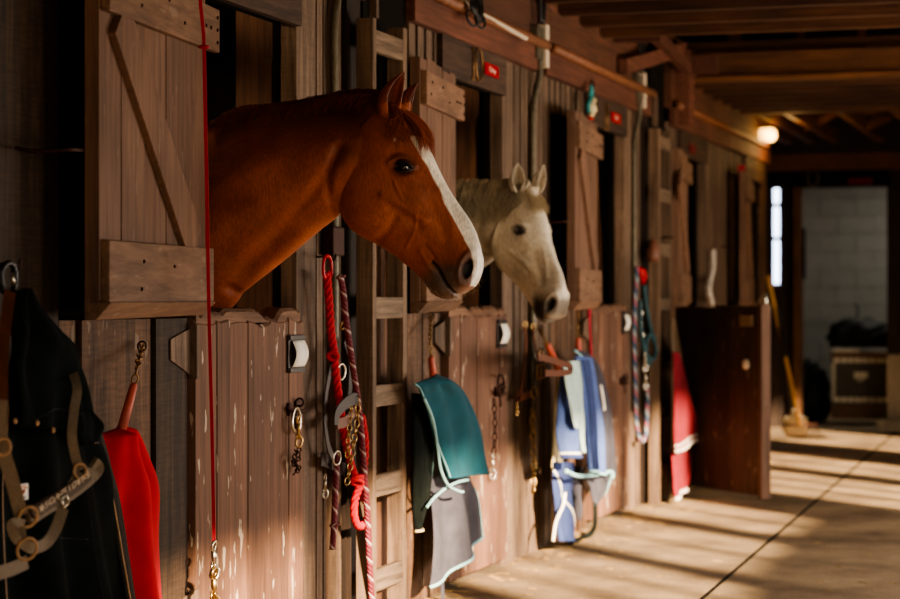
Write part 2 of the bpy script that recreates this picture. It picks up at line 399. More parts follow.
# ================================================================== SETTING
BAY = 2.765
def boards(mb, x0, x1, z0, z1, w=.15, y=0.0, gap=.006, jit=.01, t=.03):
    x = x0
    while x < x1-.01:
        ww = min(w*random.uniform(.8,1.2), x1-x)
        if x1-(x+ww) < w*.4: ww = x1-x
        yy = y+random.uniform(-jit, jit)
        mb.box(x+gap/2, x+ww-gap/2, yy, yy+t, z0, z1); x += ww
wl = MB(); bt = MB(); dk = MB(); wd = MB()
ZB, ZT = 1.24, 2.30
for k in range(-1, 5):
    dx = BAY*k
    end = 18.5
    # corner post after the previous opening
    bt.box(4.455+dx+.005, 4.655+dx, -.012, .05, 0, 2.49)
    if k == 0:
        xs = [4.66, 4.93, at(28,300).x, at(62,300).x]
        for a, b in zip(xs[:-1], xs[1:]):
            wd.box(a+.004, b-.004, .0+random.uniform(0,.012), .05, 0, 2.49)
    elif k in (1, 3):
        # narrow battens with dark gaps, conduit, and a dark post by the ladder
        o = dx-BAY
        for a, b in ((7.455,7.515),(7.53,7.56),(7.665,7.72)):
            bt.box(a+o, b+o, -.004, .05, 0, 2.49)
        wl.box(7.565+o, 7.60+o, .02, .05, 0, 2.49); 
        wl.box(7.56+o, 7.665+o, .03, .05, 0, 2.49, .1)
    else:
        x = 4.70+dx
        while x < 5.43+dx:
            w_ = min(random.choice([.07,.05,.1]), 5.44+dx-x); bt.box(x, x+w_, -.006, .05, 0, 2.49); x += w_+random.choice([.012,.028,.018])
    # under / over the dark window
    if k in (1,3):
        boards(wl, 5.75+dx, 6.28+dx, 0, ZB, .13)
        x = 5.80+dx
        while x < 6.16+dx:
            bt.box(x, x+.085, -.002, .04, ZT-.12, 2.5); x += .12
        wl.box(5.86+dx, 6.1+dx, .0, .03, 1.24, 2.3)
    else:
        if k == 0:
            xs = [at(62,400).x, at(80,400).x, at(118,400).x, at(153,400).x, 6.275]
            for i, (a, b) in enumerate(zip(xs[:-1], xs[1:])):
                (wd if i == 3 else wl).box(a+.005, b-.005, (.012,-.004,.006,-.008)[i], .05, 0, ZB)
        else: boards(wl, 5.44+dx, 6.28+dx, 0, ZB, .12)
        x = 5.44+dx
        while x < 6.18+dx:
            bt.box(x, x+.08, -.002, .04, ZT, 2.5); x += .12
    bt.box(6.20+dx, 6.295+dx, -.01, .06, 1.25, 2.49)                # jamb
    # black backing stands in for shade in gaps and windows; door openings free
    dk.box(4.455+dx, 5.44+dx, .055, .08, 0, 2.9)
    dk.box(5.44+dx, 6.295+dx, .055, .08, 0, ZB-.01)
    dk.box(5.44+dx, 7.22+dx, .055, .08, ZT+.01, 2.9); dk.box(5.40+dx, 6.21+dx, .11, .13, ZB-.02, ZT+.02)
boards(wl, 18.285, 18.5, 0, 2.9, .11)
struct(wl.build('wall_left', M['wall']), 'long wall of weathered vertical stall-front boards', 'wall')
struct(bt.build('wall_left', M['batten']), 'grey brown battens and corner posts of the stall fronts', 'wall')
struct(wd.build('wall_left', M['wall_dark']), 'wide dark rough-sawn boards beside the hanging coat', 'wall')
struct(dk.build('wall_left', M['dark']), 'black backing standing in for shade behind the stall boards', 'wall')
# upper boards above fascia
ub = MB()
for a, b in ((2.0,7.9),(8.52,13.45),(14.2,18.5)):
    x = a
    while x < b-.05:
        e = min(x+2.4, b); ub.box(x, e-.004, -.02, .05, 2.60, 2.84); ub.box(x, e-.004, -.01, .05, 2.845, 3.10); x = e
struct(ub.build('wall_left', M['beam2']), 'red brown upper boards above the stall fronts', 'wall')
fb = MB()
for a, b in ((2.0,4.9),(4.9,7.9),(8.52,10.62),(10.74,13.42),(14.2,16.4),(16.4,18.5)):
    fb.box(a, b-.005, -.045, .0, 2.475, 2.605)
struct(fb.build('trim_1', M['beam'], bevel=.004), 'reddish fascia board running above the stall openings', 'trim')
hb = MB()
for k in range(-1,5):
    hb.box(6.19+BAY*k, 7.235+BAY*k, -.03, .0, 2.295, 2.49)
struct(hb.build('trim_2', M['header']), 'dark header boards over the stall openings', 'trim')
# floor: two slabs with an open joint, plus the ground outside
fl = MB()
j0, j1 = (-2.0,-1.40), (21.6,-.86)
g = .012
fl.hexa([(-6,j0[1]-.1+g,-.1),(21.6,j1[1]+g,-.1),(21.6,3.4,-.1),(-6,3.4,-.1),(-6,j0[1]-.1+g,0),(21.6,j1[1]+g,0),(21.6,3.4,0),(-6,3.4,0)])
fl.hexa([(-6,-4.4,-.1),(21.6,-4.4,-.1),(21.6,j1[1]-g,-.1),(-6,j0[1]-.1-g,-.1),(-6,-4.4,0),(21.6,-4.4,0),(21.6,j1[1]-g,0),(-6,j0[1]-.1-g,0)])
jt = MB(); jt.hexa([(-6,j0[1]-.1-g,-.09),(21.6,j1[1]-g,-.09),(21.6,j1[1]+g,-.09),(-6,j0[1]-.1+g,-.09),(-6,j0[1]-.1-g,-.0015),(21.6,j1[1]-g,-.0015),(21.6,j1[1]+g,-.0015),(-6,j0[1]-.1+g,-.0015)])
struct(jt.build('floor_joint', M['dark']), 'dark dirt filled joint between the floor slabs', 'floor')
fl.box(21.6, 25, -4.4, 3.4, -.1, -.001)
struct(fl.build('floor', M['floor']), 'dusty concrete aisle floor with a long joint', 'floor')
gd = MB(); gd.box(-30,40,-40,-4.4,-.14,-.02); gd.box(-30,-6,-4.4,6,-.14,-.02)  # unseen ground, added to bounce light into the aisle
struct(gd.build('floor', simple('bounce_ground','#a08a66', rough=.95, scale=3)), 'unseen tan ground outside the barn, added to bounce light', 'ground')
# ceiling: boards, joists, roof
ce = MB()
ce.box(-6, 12.35, -4.4, 0.0, 3.08, 3.12); ce.box(14.65, 17.1, -4.4, 0, 3.05, 3.09)
struct(ce.build('ceiling', M['joist']), 'dark loft boards above the joists', 'ceiling')
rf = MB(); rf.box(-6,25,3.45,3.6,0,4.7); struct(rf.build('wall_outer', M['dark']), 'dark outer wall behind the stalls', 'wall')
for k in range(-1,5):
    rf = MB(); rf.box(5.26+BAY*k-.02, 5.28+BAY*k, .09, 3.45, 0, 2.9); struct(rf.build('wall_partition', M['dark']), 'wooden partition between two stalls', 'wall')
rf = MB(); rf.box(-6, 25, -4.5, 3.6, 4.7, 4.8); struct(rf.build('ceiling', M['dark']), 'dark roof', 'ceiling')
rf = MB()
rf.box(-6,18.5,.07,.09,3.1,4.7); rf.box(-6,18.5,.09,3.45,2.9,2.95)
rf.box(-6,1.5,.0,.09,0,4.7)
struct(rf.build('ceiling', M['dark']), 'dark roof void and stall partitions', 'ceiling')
js = MB()
x = 7.6
while x < 12.3:
    js.box(x, x+.07, -4.3, .0, 2.83, 3.08); x += .50
x = 14.95
while x < 17.1:
    js.box(x, x+.055, -4.3, .0, 2.80, 3.04); x += .42
struct(js.build('trim_3', M['joist']), 'brown ceiling joists crossing the aisle', 'joists')
hd = MB(); hd.box(14.55, 14.68, -4.3, 0.0, 2.80, 3.0); hd.box(14.50,14.55,-4.3,0,2.80,2.83)
hd.box(17.1, 17.2, -4.3, 0, 2.80, 2.86)
struct(hd.build('trim_4', wood('header_beam','#7a5030','#4a2f1c', axis='y')), 'deep header beam crossing the aisle', 'beam')
lt = MB()
def yx(px, X): return atX(px, 40, X).y
X0 = 14.78
y0, y1 = yx(728,X0), yx(866,X0)
for a, b in ((728,740),(797,804),(858,866)): lt.box(X0, X0+.06, yx(b,X0), yx(a,X0), 3.02, 3.24)
lt.box(X0-.005, X0+.05, y1, y0, 3.02, 3.065); lt.box(X0-.005, X0+.05, y1, y0, 3.21, 3.25)
struct(lt.build('trim_5', M['beam']), 'open framed vent above the header beam', 'vent frame')
rj = MB()
for px in (700, 730, 757, 785, 838, 893):
    y = atX(px, 112, 17.2).y; rj.box(17.2, 20.6, y-.03, y+.03, 2.80, 2.92)
for px in (820, 880): 
    a = atX(px-16, 128, 19.0); b = atX(px+18, 112, 19.0); rj.beam(a, b, .05, .07)
rj.box(19.0,19.1,-4.3,3.4,2.93,3.15)
struct(rj.build('trim_6', M['joist_x']), 'rafters running along the far end of the aisle', 'rafters')
# timber brackets where the ceiling steps up, above the second ladder
bk = MB()
for z, x in ((2.86,12.45),(2.98,12.9),(2.86,14.35)):
    bk.box(x, x+.07, -.30, 0, z-.02, z+.10)
bk.beam((12.5,-.06,2.70),(14.4,-.06,3.02),.06,.09); bk.beam((13.2,-.10,2.98),(14.5,-.10,2.86),.06,.08)
bk.box(14.30,14.50,-.12,0,2.5,3.0)
struct(bk.build('trim_7', M['beam']), 'brackets and braces where the ceiling steps up', 'bracket')
# end wall with doorway
XE = 21.6
ew = MB()
yl = atX(802,300,XE).y; yr = atX(888,300,XE).y
ys0 = atX(772.5,300,XE).y; ys1 = atX(779.5,300,XE).y      # slit window
ew.box(XE, XE+.1, ys0, 3.4, 0, 4.7); ew.box(XE, XE+.1, yl, ys1, 0, 4.7)
ew.box(XE, XE+.1, ys1, ys0, 0, 1.44); ew.box(XE, XE+.1, ys1, ys0, 2.45, 4.7)
ew.box(XE, XE+.1, yr, yl, 2.43, 4.7); ew.box(XE, XE+.1, -4.4, yr, 0, 4.7)
struct(ew.build('wall_end', M['post']), 'dark end wall of the aisle', 'wall')
wn = MB()
for a, b in ((2.28,2.43),(1.94,2.24),(1.46,1.90)): wn.box(XE+.06, XE+.07, ys1+.002, ys0-.002, a, b)
struct(wn.build('window_1', M['daylight']), 'narrow bright slit window in the end wall', 'window')
ti = MB(); ti.box(XE-.06, XE, -4.3, 1.2, 2.60, 2.77)
struct(ti.build('trim_8', M['beam']), 'lit crossbeam over the far doorway', 'beam')
tl = MB(); tl.box(XE-.05, XE-.001, yr-.02, yl+.5, 2.44, 2.595)
struct(tl.build('trim_9', M['dark']), 'black lintel over the far doorway', 'lintel')
tj = MB(); tj.box(XE-.12, XE-.002, yl-.01, yl+.07, 0, 2.43)
struct(tj.build('trim_10', wood('door_frame_wood','#6e4a30','#3e2a1c')), 'brown left jamb of the far doorway', 'door frame')
tw = MB(); tw.box(XE-.09, XE-.002, yr-.3, yr, 0, 2.43)
struct(tw.build('trim_11', M['post']), 'dark right jamb of the far doorway', 'door frame')
tb = MB(); tb.box(XE-.35, XE-.1, yr-.35, yr+.07, 0, .11); tb.box(XE-.10, XE-.092, yr-.3, yr+.0, .11, .75)
struct(tb.build('trim_12', wood('pale_plinth_wood','#c9b79c','#9c8a70')), 'pale plinth at the foot of the right jamb', 'plinth')
br = MB()
for r_ in range(14):
    for c_ in range(12):
        x0 = -3.2+c_*.41+(.2 if r_%2 else 0); br.box(24.4+.004*random.random(), 24.6, x0+.003, x0+.407, r_*.205+.003, r_*.205+.202, .5)
br.box(24.45,24.6,-4.4,3.4,0,3)
struct(br.build('wall_back', M['block']), 'grey painted block wall of the room beyond', 'wall')
bs = MB(); bs.box(21.7,24.6,2.0,2.1,0,3); bs.box(21.7,24.6,-3.3,-3.2,0,3); bs.box(21.7,24.6,-3.3,2.1,2.9,3.0)
struct(bs.build('wall_side', M['block']), 'side walls of the room beyond', 'wall')
# right-hand wall of the aisle (behind the photographer's shoulder) with window openings
YR = -4.35
openings = OPENINGS = [(-1.6,.2,1.0,2.3),(1.6,2.95,1.62,2.62),(3.25,4.6,1.62,2.70),(4.95,6.5,1.55,2.70),(6.75,8.1,1.60,2.72),(8.4,9.5,1.62,2.72),(10.6,12.2,1.05,2.70),(12.6,13.8,1.0,2.6),(15.2,17.0,.95,2.6)]
rw = MB(); x = -6
for (a, b, z0, z1) in openings:
    rw.box(x, a, YR-.08, YR, 0, 4.7); rw.box(a, b, YR-.08, YR, 0, z0); rw.box(a, b, YR-.08, YR, z1, 4.7); x = b
rw.box(x, 25, YR-.08, YR, 0, 4.7)
for (a, b, z0, z1) in openings:
    n = max(1,int((b-a)/.45))
    for i in range(1,n): 
        xx = a+(b-a)*i/n; rw.box(xx-.03, xx+.03, YR-.06, YR-.02, z0, z1)
struct(rw.build('wall_right', M['wall_dark']), 'opposite stall wall with a row of window openings', 'wall')

# ------------------------------------------------------------------ stall interior posts and rails seen through the openings
for k in range(0,5):
    dx = BAY*k
    yi0, yi1 = atX(278,300,7.6).y, atX(236,300,7.6).y
    s_ = MB(); s_.box(7.60+dx, 7.64+dx, yi0, yi1, 0, 2.6, .5); s_.box(7.575+dx, 7.60+dx, yi0, yi0+.028, 0, 2.6, 1.0)
    s_.box(7.56+dx,7.58+dx,yi0+.01,yi0+.04,1.75,2.22,1.0)
    struct(s_.build('wall_inner', M['inner']), 'brown board inside the stall beyond its opening', 'board')
    r_ = MB(); r_.box(6.2+dx, 9.0+dx, 1.1, 1.16, 2.42+.08, 2.56)
    struct(r_.build('trim_13', M['beam']), 'orange brown rail high inside the stall', 'rail')

# ------------------------------------------------------------------ half doors
def ragged_panel(mb, x0, x1, y0, y1, z0, ztop, amp, n=60, rnd=None, seed=1):
    rs = random.Random(seed); h = [ztop]*(n+1)
    for _ in range(9):
        c = rs.uniform(0,n); w = rs.uniform(1.5,7); a = rs.uniform(.2,1)*amp
        for i in range(n+1): h[i] -= a*math.exp(-((i-c)/w)**2)
    for i in range(n+1): h[i] += rs.uniform(-.1,.1)*amp
    vs = []; fs = []
    for i in range(n+1):
        x = x0+(x1-x0)*i/n
        vs += [(x,y0,z0),(x,y0,h[i]-.012),(x,y0+.012,h[i]),(x,y1-.006,h[i]+rs.uniform(-.006,.006)),(x,y1,z0)]
    for i in range(n):
        for j in range(4): fs.append((i*5+j, i*5+5+j, i*5+6+j, i*5+1+j))
    fs.append((0,1,2,3,4)); q = n*5; fs.append((q+4,q+3,q+2,q+1,q))
    mb.add(vs, [f for f in fs], rnd)
    return h
M['hinge'] = simple('painted_brown_hinge', '#4d372b', rough=.6, var=.3)
def strap_hinge(root, x, z, y=-.012, L=.16, flip=1):
    h = MB()
    h.hexa([(x-L,y-.003,z-.02),(x,y-.003,z-.075),(x,y+.003,z-.075),(x-L,y+.003,z-.02),(x-L,y-.003,z+.045),(x,y-.003,z+.08),(x,y+.003,z+.08),(x-L,y+.003,z+.045)])
    h.box(x-.012,x+.012,y-.026,y+.006,z-.085,z+.09)
    o = h.build('hinge', M['batten'], bevel=.002)
    under(root, o)
def card_holder(root, x, y, z, w=.145, h=.135, ang=0, nrm=-1):
    f = MB()
    f.box(x-w/2, x+w/2, y-.006, y, z-h/2, z+h/2)
    f.box(x-w/2, x+w/2, y-.014, y-.005, z+h/2-.018, z+h/2); f.box(x-w/2, x+w/2, y-.014, y-.005, z-h/2, z-h/2+.018)
    o = f.build('card_frame', M['dleather'], bevel=.002); under(root, o)
    c = MB(); n = 14; vs = []; fs = []
    for i in range(n+1):
        t = i/n; zz = z-h/2+.02+(h-.04)*t; yy = y-.012-.016*math.sin(PI*t)
        vs += [(x-w/2+.022,yy,zz),(x+w/2-.004,yy,zz)]
    for i in range(n): fs.append((2*i,2*i+1,2*i+3,2*i+2))
    c.add(vs, fs, smooth=True); oc = c.build('paper_card', M['white']); s = oc.modifiers.new('s','SOLIDIFY'); s.thickness = .0012
    under(root, oc)
    for j, (zz, wd_) in enumerate(((.04,.05),(.03,.03),(.0,.05),(-.012,.02),(-.03,.045))):
        t = (zz+h/2-.02)/(h-.04); yy = y-.0135-.016*math.sin(PI*t)
        l = MB(); l.box(x-.045, x-.045+wd_*1.7, yy, yy+.001, z+zz-.0022, z+zz+.0022)
        lo = l.build('printed_line', M['ink']); lo.parent = oc; lo.matrix_parent_inverse = Matrix.Translation(-Vector(root.location))
def latch(root, x, z, y=-.032):
    b = MB(); b.box(x-.02,x+.035,y-.012,y,z-.02,z+.035); b.box(x-.085,x-.06,y-.01,y,z-.015,z+.03)
    b.tube(smooth_path([(x-.11,y-.012,z+.02),(x-.09,y-.02,z+.005),(x-.03,y-.02,z+.0),(x+.05,y-.02,z-.005)],4), .007)
    b.tube(smooth_path([(x-.07,y-.02,z),(x-.075,y-.03,z-.05),(x-.07,y-.025,z-.06)],4), .005)
    b.torus((x-.01,y-.02,z+.03),.014,.004,(1,0,0))
    o = b.build('bolt_latch', M['iron'], bevel=.003); under(root, o)
def make_door(k, seed, label, chewed=True):
    dx = BAY*k
    r = empty('door_%d' % (k+1), (6.28+dx, 0, 0), label, 'door'); r['kind'] = 'structure'
    xs = [6.285, 6.455, 6.56, 6.72, 6.93, 7.10, 7.235]
    p = MB()
    for i,(a,b) in enumerate(zip(xs[:-1], xs[1:])):
        ragged_panel(p, a+dx+.001, b+dx-.001, -.030-.003*(i%2), .02, .04, 1.243 if i not in (3,) else 1.238, .005, 14, random.random(), seed*10+i)
    under(r, p.build('plank_panel', M['door']))
    t = MB(); ragged_panel(t, 6.30+dx, 7.225+dx, -.026, .055, 1.22, 1.270, .020, 90, .8, seed+50)
    under(r, t.build('chewed_top_rail', M['chew']))
    strap_hinge(r, 6.29+dx, 1.13); strap_hinge(r, 6.29+dx, .28)
    return r
d1 = make_door(0, 3, 'brown half door with flaking paint and chewed top under the chestnut horse')
card_holder(d1, 7.15, -.034, 1.105); latch(d1, 7.165, .90)
d2 = make_door(1, 8, 'brown half door with chewed top under the white horse')
card_holder(d2, 7.12+BAY, -.034, 1.135); latch(d2, 7.10+BAY, .85)
d3 = make_door(2, 12, 'brown half door right of the blue hanging blankets')
card_holder(d3, 7.12+BAY*2, -.034, 1.16); latch(d3, 7.10+BAY*2, .80)
d5 = make_door(4, 14, 'blurred brown half door furthest down the aisle')
# the open half door
r = empty('door_4', (14.06, -.06, 0), 'dark brown half door swung open into the aisle', 'door'); r['kind'] = 'structure'
a = Vector((14.03,-.10,0)); b = Vector((13.32,-.775,0)); dd = (b-a).normalized(); nn = Vector((-dd.y, dd.x, 0))*-1
def LD(s, t, z): return a+dd*s+nn*t+Vector((0,0,z))
wdt = (b-a).length
p = MB(); nb = 6
for i in range(nb):
    s0 = wdt*i/nb; s1 = wdt*(i+1)/nb-.003; zt = 1.255+random.uniform(-.012,.008)
    p.hexa([LD(s0,-.025,.07),LD(s1,-.025,.07),LD(s1,.025,.07),LD(s0,.025,.07),LD(s0,-.025,zt),LD(s1,-.025,zt),LD(s1,.025,zt),LD(s0,.025,zt)])
under(r, p.build('plank_panel', M['door_dark']))
p = MB(); p.hexa([LD(wdt,-.035,.05),LD(wdt+.035,-.035,.05),LD(wdt+.035,.035,.05),LD(wdt,.035,.05),LD(wdt,-.035,1.27),LD(wdt+.035,-.035,1.27),LD(wdt+.035,.035,1.27),LD(wdt,.035,1.27)])
under(r, p.build('end_stile', M['shutter'], bevel=.004))
# which side faces the camera?
side = 1 if nn.dot(Vector((0,-D,0))-a) > 0 else -1
def P4(s, z, off=.03): return LD(s, side*off, z)
p = MB()
q0, q1 = P4(wdt-.20,1.09,.03), P4(wdt-.08,1.09,.03)
p.hexa([LD(wdt-.20,side*.026,1.13),LD(wdt-.07,side*.026,1.13),LD(wdt-.07,side*.04,1.13),LD(wdt-.20,side*.04,1.13),LD(wdt-.20,side*.026,1.2),LD(wdt-.07,side*.026,1.2),LD(wdt-.07,side*.04,1.2),LD(wdt-.20,side*.04,1.2)])
o = p.build('paper_card', simple('tan_card','#8c7458')); under(r, o)
p = MB(); p.lathe([(.0,0),(.03,.0),(.034,.012),(.02,.02),(.0,.022)], P4(wdt-.14,.89,.025), nn*side); under(r, p.build('pull_knob', M['studs']))
p = MB(); p.tube(smooth_path([P4(wdt-.05,1.26,.0),P4(wdt-.02,1.30,.0),P4(wdt+.02,1.33,0),P4(wdt+.03,1.27,0)],5), .015); under(r, p.build('latch_loop', M['steel']))

# ------------------------------------------------------------------ upper door leaves (shutters) folded back on the wall
def make_shutter(k, label, th=6.3, brace=True, S=.98):
    dx = BAY*k; T = math.radians(th)
    d = Vector((-math.cos(T), -math.sin(T), 0)); n = Vector((math.sin(T), -math.cos(T), 0))
    H = Vector((6.3+dx, -.05, 0)); Lf = lambda a, b, z: H+d*a+n*b+Vector((0,0,z))
    def hx(mb, a0, a1, b0, b1, z0, z1, rnd=None):
        mb.hexa([Lf(a0,b0,z0),Lf(a1,b0,z0),Lf(a1,b1,z0),Lf(a0,b1,z0),Lf(a0,b0,z1),Lf(a1,b0,z1),Lf(a1,b1,z1),Lf(a0,b1,z1)], rnd)
    r = empty('door_shutter', H+Vector((0,0,1.25)), label, 'shutter', None)
    p = MB(); e = [q*S/.98 for q in (.0,.17,.40,.60,.80,.98)]
    for i in range(5): hx(p, e[i]+.0015, e[i+1]-.0015, -.035, .008+.002*(i%2), 1.285, (2.30,2.29,2.30,2.305,2.295)[i], .35+.3*random.random())
    under(r, p.build('board_panel', M['shutter'], bevel=.002))
    p = MB(); hx(p, -.07, S-.015, .008, .035, 2.10, 2.24); under(r, p.build('top_batten', M['shutter_x'], bevel=.004))
    p = MB(); hx(p, -.01, S-.015, .008, .034, 1.292, 1.465); under(r, p.build('bottom_batten', M['shutter_x'], bevel=.004))
    p = MB(); p.hexa([Lf(0,-.035,1.25),Lf(S,-.035,1.243),Lf(S,.0,1.243),Lf(0,.0,1.25),Lf(0,-.035,1.29),Lf(S,-.035,1.29),Lf(S,.045,1.292),Lf(0,.045,1.292)])
    under(r, p.build('drip_lip', M['shutter_x'], bevel=.003))
    if brace:
        p = MB(); p.beam(Lf(.86,.020,2.10), Lf(.17,.020,1.465), .024, .15, up=d, rnd=.8); under(r, p.build('diagonal_brace', M['shutter'], bevel=.003))
    for (aa, zz) in ((-.04,2.13),(-.04,2.17),(-.04,2.21),(.03,2.17),(.08,2.17),(.13,2.17),(.3,2.15),(.45,2.2),(.7,2.15),(.68,2.2),(.05,1.36),(.4,1.4),(.7,1.33),(.68,1.41)):
        p = MB(); p.lathe([(.0,0),(.006,0),(.005,.004),(0,.005)], Lf(aa,.035,zz), n, 8)
        under(r, p.build('bolt_head', M['iron']))
    p = MB(); q = Lf(.9,-.03,1.83); w_ = Vector((5.30+dx,-.005,1.80))
    p.tube(smooth_path([Lf(S-.02,-.04,1.715), Lf(S+.05,-.03,1.71), Lf(S+.14,-.02,1.705), H+Vector((-S-.17,-.01,1.70)), H+Vector((-S-.18,.04,1.71))], 5), .006)
    under(r, p.build('hold_back_hook', M['iron']))
    return r
make_shutter(0, 'large brown shutter with diagonal brace left of the chestnut horse')
make_shutter(1, 'brown shutter behind the chestnut horse face, hinged beside the numeral ten', brace=False, S=.80)
make_shutter(2, 'brown shutter open to the right of the white horse')
make_shutter(3, 'narrow blurred shutter just beyond the far ladder', S=.80)
make_shutter(4, 'blurred furthest shutter above the dark open half door')

# ------------------------------------------------------------------ ladders
def make_ladder(k, label, glabel):
    dx = BAY*k
    x0, x1 = at(373,300,-.12).x+dx, at(404.5,300,-.12).x+dx
    r = empty('wall_ladder', (x0, -.06, 0), label, 'ladder')
    for i, (a, b, y0, top) in enumerate(((x0-.0, x0+.042, -.12, 2.39), (x1, x1+.05, -.115, 2.40))):
        p = MB(); p.box(a, b, y0, y0+.07, 0.0, top); under(r, p.build('stile', M['ladder_z'], bevel=.003))
    for z in (.206,.574,.926,1.27,1.62,1.97,2.31):
        p = MB(); p.box(x0+.042, x1, -.115, -.085, z-.045, z+.04); under(r, p.build('rung', M['ladder'], bevel=.004))
    b = MB()
    b.box(7.74+dx, 7.90+dx, -.02, .09, 0, 3.0, .1)
    struct(b.build('trim_14', M['post']), 'tall dark post left of the '+glabel, 'post')
    b = MB(); boards(b, 8.02+dx, 8.50+dx, 0, 1.46, .24, -.01, .004, .004); boards(b, 8.05+dx, 8.50+dx, 1.46, 1.95, .24, 0)
    struct(b.build('wall_panel', M['inner']), 'brown boards behind the '+glabel, 'wall')
    b = MB(); b.box(7.9+dx, 8.52+dx, .0, .02, 1.24, 3.1); b.box(7.90+dx,7.985+dx,-.03,.0,0,3.0)  # flat black panel in place of the shade behind the rungs
    struct(b.build('wall_shade_panel', M['dark']), 'black panel standing in for shade behind the '+glabel, 'wall')
    b = MB(); b.box(7.975+dx, 8.005+dx, -.06,-.0, 2.42, 2.62)
    struct(b.build('trim_15', M['batten']), 'short board above the '+glabel, 'board')
make_ladder(0, 'brown wooden wall ladder behind the chestnut horse muzzle', 'near ladder')
make_ladder(2, 'blurred brown wall ladder right of the multicoloured rope', 'far ladder')
# ================================================================== HORSES
XH = 6.85
def q3(px, py): 
    """profile point of the horse (measured on the plane X=XH) -> local (forward, up)"""
    p = atX(px, py, XH); return Vector((-p.y, p.z))
def cat(P, t):
    n = len(P)-1; t = max(0, min(n-1e-6, t)); i = int(t); u = t-i
    p0,p1,p2,p3 = P[max(i-1,0)],P[i],P[i+1],P[min(i+2,n)]
    return .5*((2*p1)+(p2-p0)*u+(2*p0-5*p1+4*p2-p3)*u*u+(3*p1-p0-3*p2+p3)*u**3)
VT = np.array([0,.2,.4,.6,.8,1.0])
def loft(T, B, Wt, Lat=None, rings=60, seg=56, e=2.6):
    """T,B: lists of 3-vectors (top and bottom line), Wt: per-station half widths over v"""
    T = [np.array(t,float) for t in T]; B = [np.array(b,float) for b in B]; Wt = [np.array(w,float) for w in Wt]
    Lat = [np.array(l,float) for l in (Lat or [(1,0,0)]*len(T))]; n = len(T)-1
    vs = []
    for r in range(rings+1):
        t = n*r/rings; a, b, w, l = cat(T,t), cat(B,t), cat(Wt,t), cat(Lat,t); l = l/np.linalg.norm(l)
        for k in range(seg):
            th = 2*PI*k/seg; v = (1-math.cos(th))/2; x = abs(2*v-1)
            s = (max(0,1-x**e))**(1/e)*(1 if math.sin(th) >= 0 else -1)
            vs.append(a+(b-a)*v+l*s*np.interp(v,VT,w))
    fs = []
    for r in range(rings):
        for k in range(seg):
            j = (k+1)%seg; fs.append((r*seg+k, r*seg+j, (r+1)*seg+j, (r+1)*seg+k))
    fs.append(tuple(range(seg-1,-1,-1))); fs.append(tuple(rings*seg+k for k in range(seg)))
    return [tuple(v) for v in vs], fs
HEAD = [ # top px, bottom px, half widths top..bottom
 ((392,97),(338,165),(.030,.060,.072,.074,.066,.05)),
 ((403,105),(337,190),(.045,.076,.084,.084,.074,.05)),
 ((413,117),(341,213),(.055,.088,.090,.088,.080,.05)),
 ((422,134),(350,228),(.064,.098,.096,.090,.082,.05)),
 ((432,155),(362,237),(.066,.100,.093,.088,.078,.045)),
 ((442,176),(378,245),(.050,.080,.083,.078,.066,.040)),
 ((451,192),(392,254),(.040,.062,.070,.065,.050,.035)),
 ((461,207),(405,264),(.034,.050,.059,.054,.042,.032)),
 ((470,220),(417,274),(.033,.047,.053,.048,.040,.032)),
 ((477,235),(426,285),(.036,.050,.054,.047,.040,.033)),
 ((481,250),(432,293),(.042,.062,.062,.054,.046,.038)),
 ((481,264),(440,298),(.044,.064,.063,.055,.046,.036)),
 ((477,277),(450,299.5),(.038,.056,.055,.048,.040,.032)),
 ((471,288),(457,298),(.020,.030,.030,.026,.020,.016)),
]
NW = (.22,.62,.9,1.0,.92,.55)
def neckw(w): return tuple(w*k for k in NW)
def crescent_ear(base, tip, face, R, th=.009, curve=None):
    """cupped horse ear: closed shell swept from base to tip, opening towards face"""
    base, tip, face = Vector(base), Vector(tip), Vector(face); ax = (tip-base); ln = ax.length; ax.normalize()
    f = (face-ax*face.dot(ax)).normalized(); s = ax.cross(f); curve = Vector(curve or (0,0,0))
    vs = []; n = 16; seg = 13
    for i in range(n+1):
        t = i/n; r = R*np.interp(t,[0,.12,.35,.6,.82,.95,1],[.62,.82,1.0,.86,.50,.20,.05]); half = math.radians(np.interp(t,[0,.15,.4,1],[175,150,122,100]))
        c = base+ax*(ln*t)+curve*math.sin(PI*t); tt = min(th, r*.6)
        for side in (0,1):
            for k in range(seg):
                a = -half+2*half*k/(seg-1); a2 = a if side == 0 else -a
                rr = r if side == 0 else r-tt
                vs.append(c+(-f*math.cos(a2)*rr*.85+s*math.sin(a2)*rr))
    m = 2*seg; fs = []
    for i in range(n):
        for k in range(m): j = (k+1)%m; fs.append((i*m+k,i*m+j,i*m+m+j,i*m+m+k))
    fs.append(tuple(range(m-1,-1,-1))); fs.append(tuple(n*m+k for k in range(m)))
    return [tuple(v) for v in vs], fs
def tube_np(pts, rs, seg=16):
    mb = MB(); mb.tube(pts, rs, seg); return mb.v, mb.f
def head_local(p2): return (0, p2[0], p2[1])

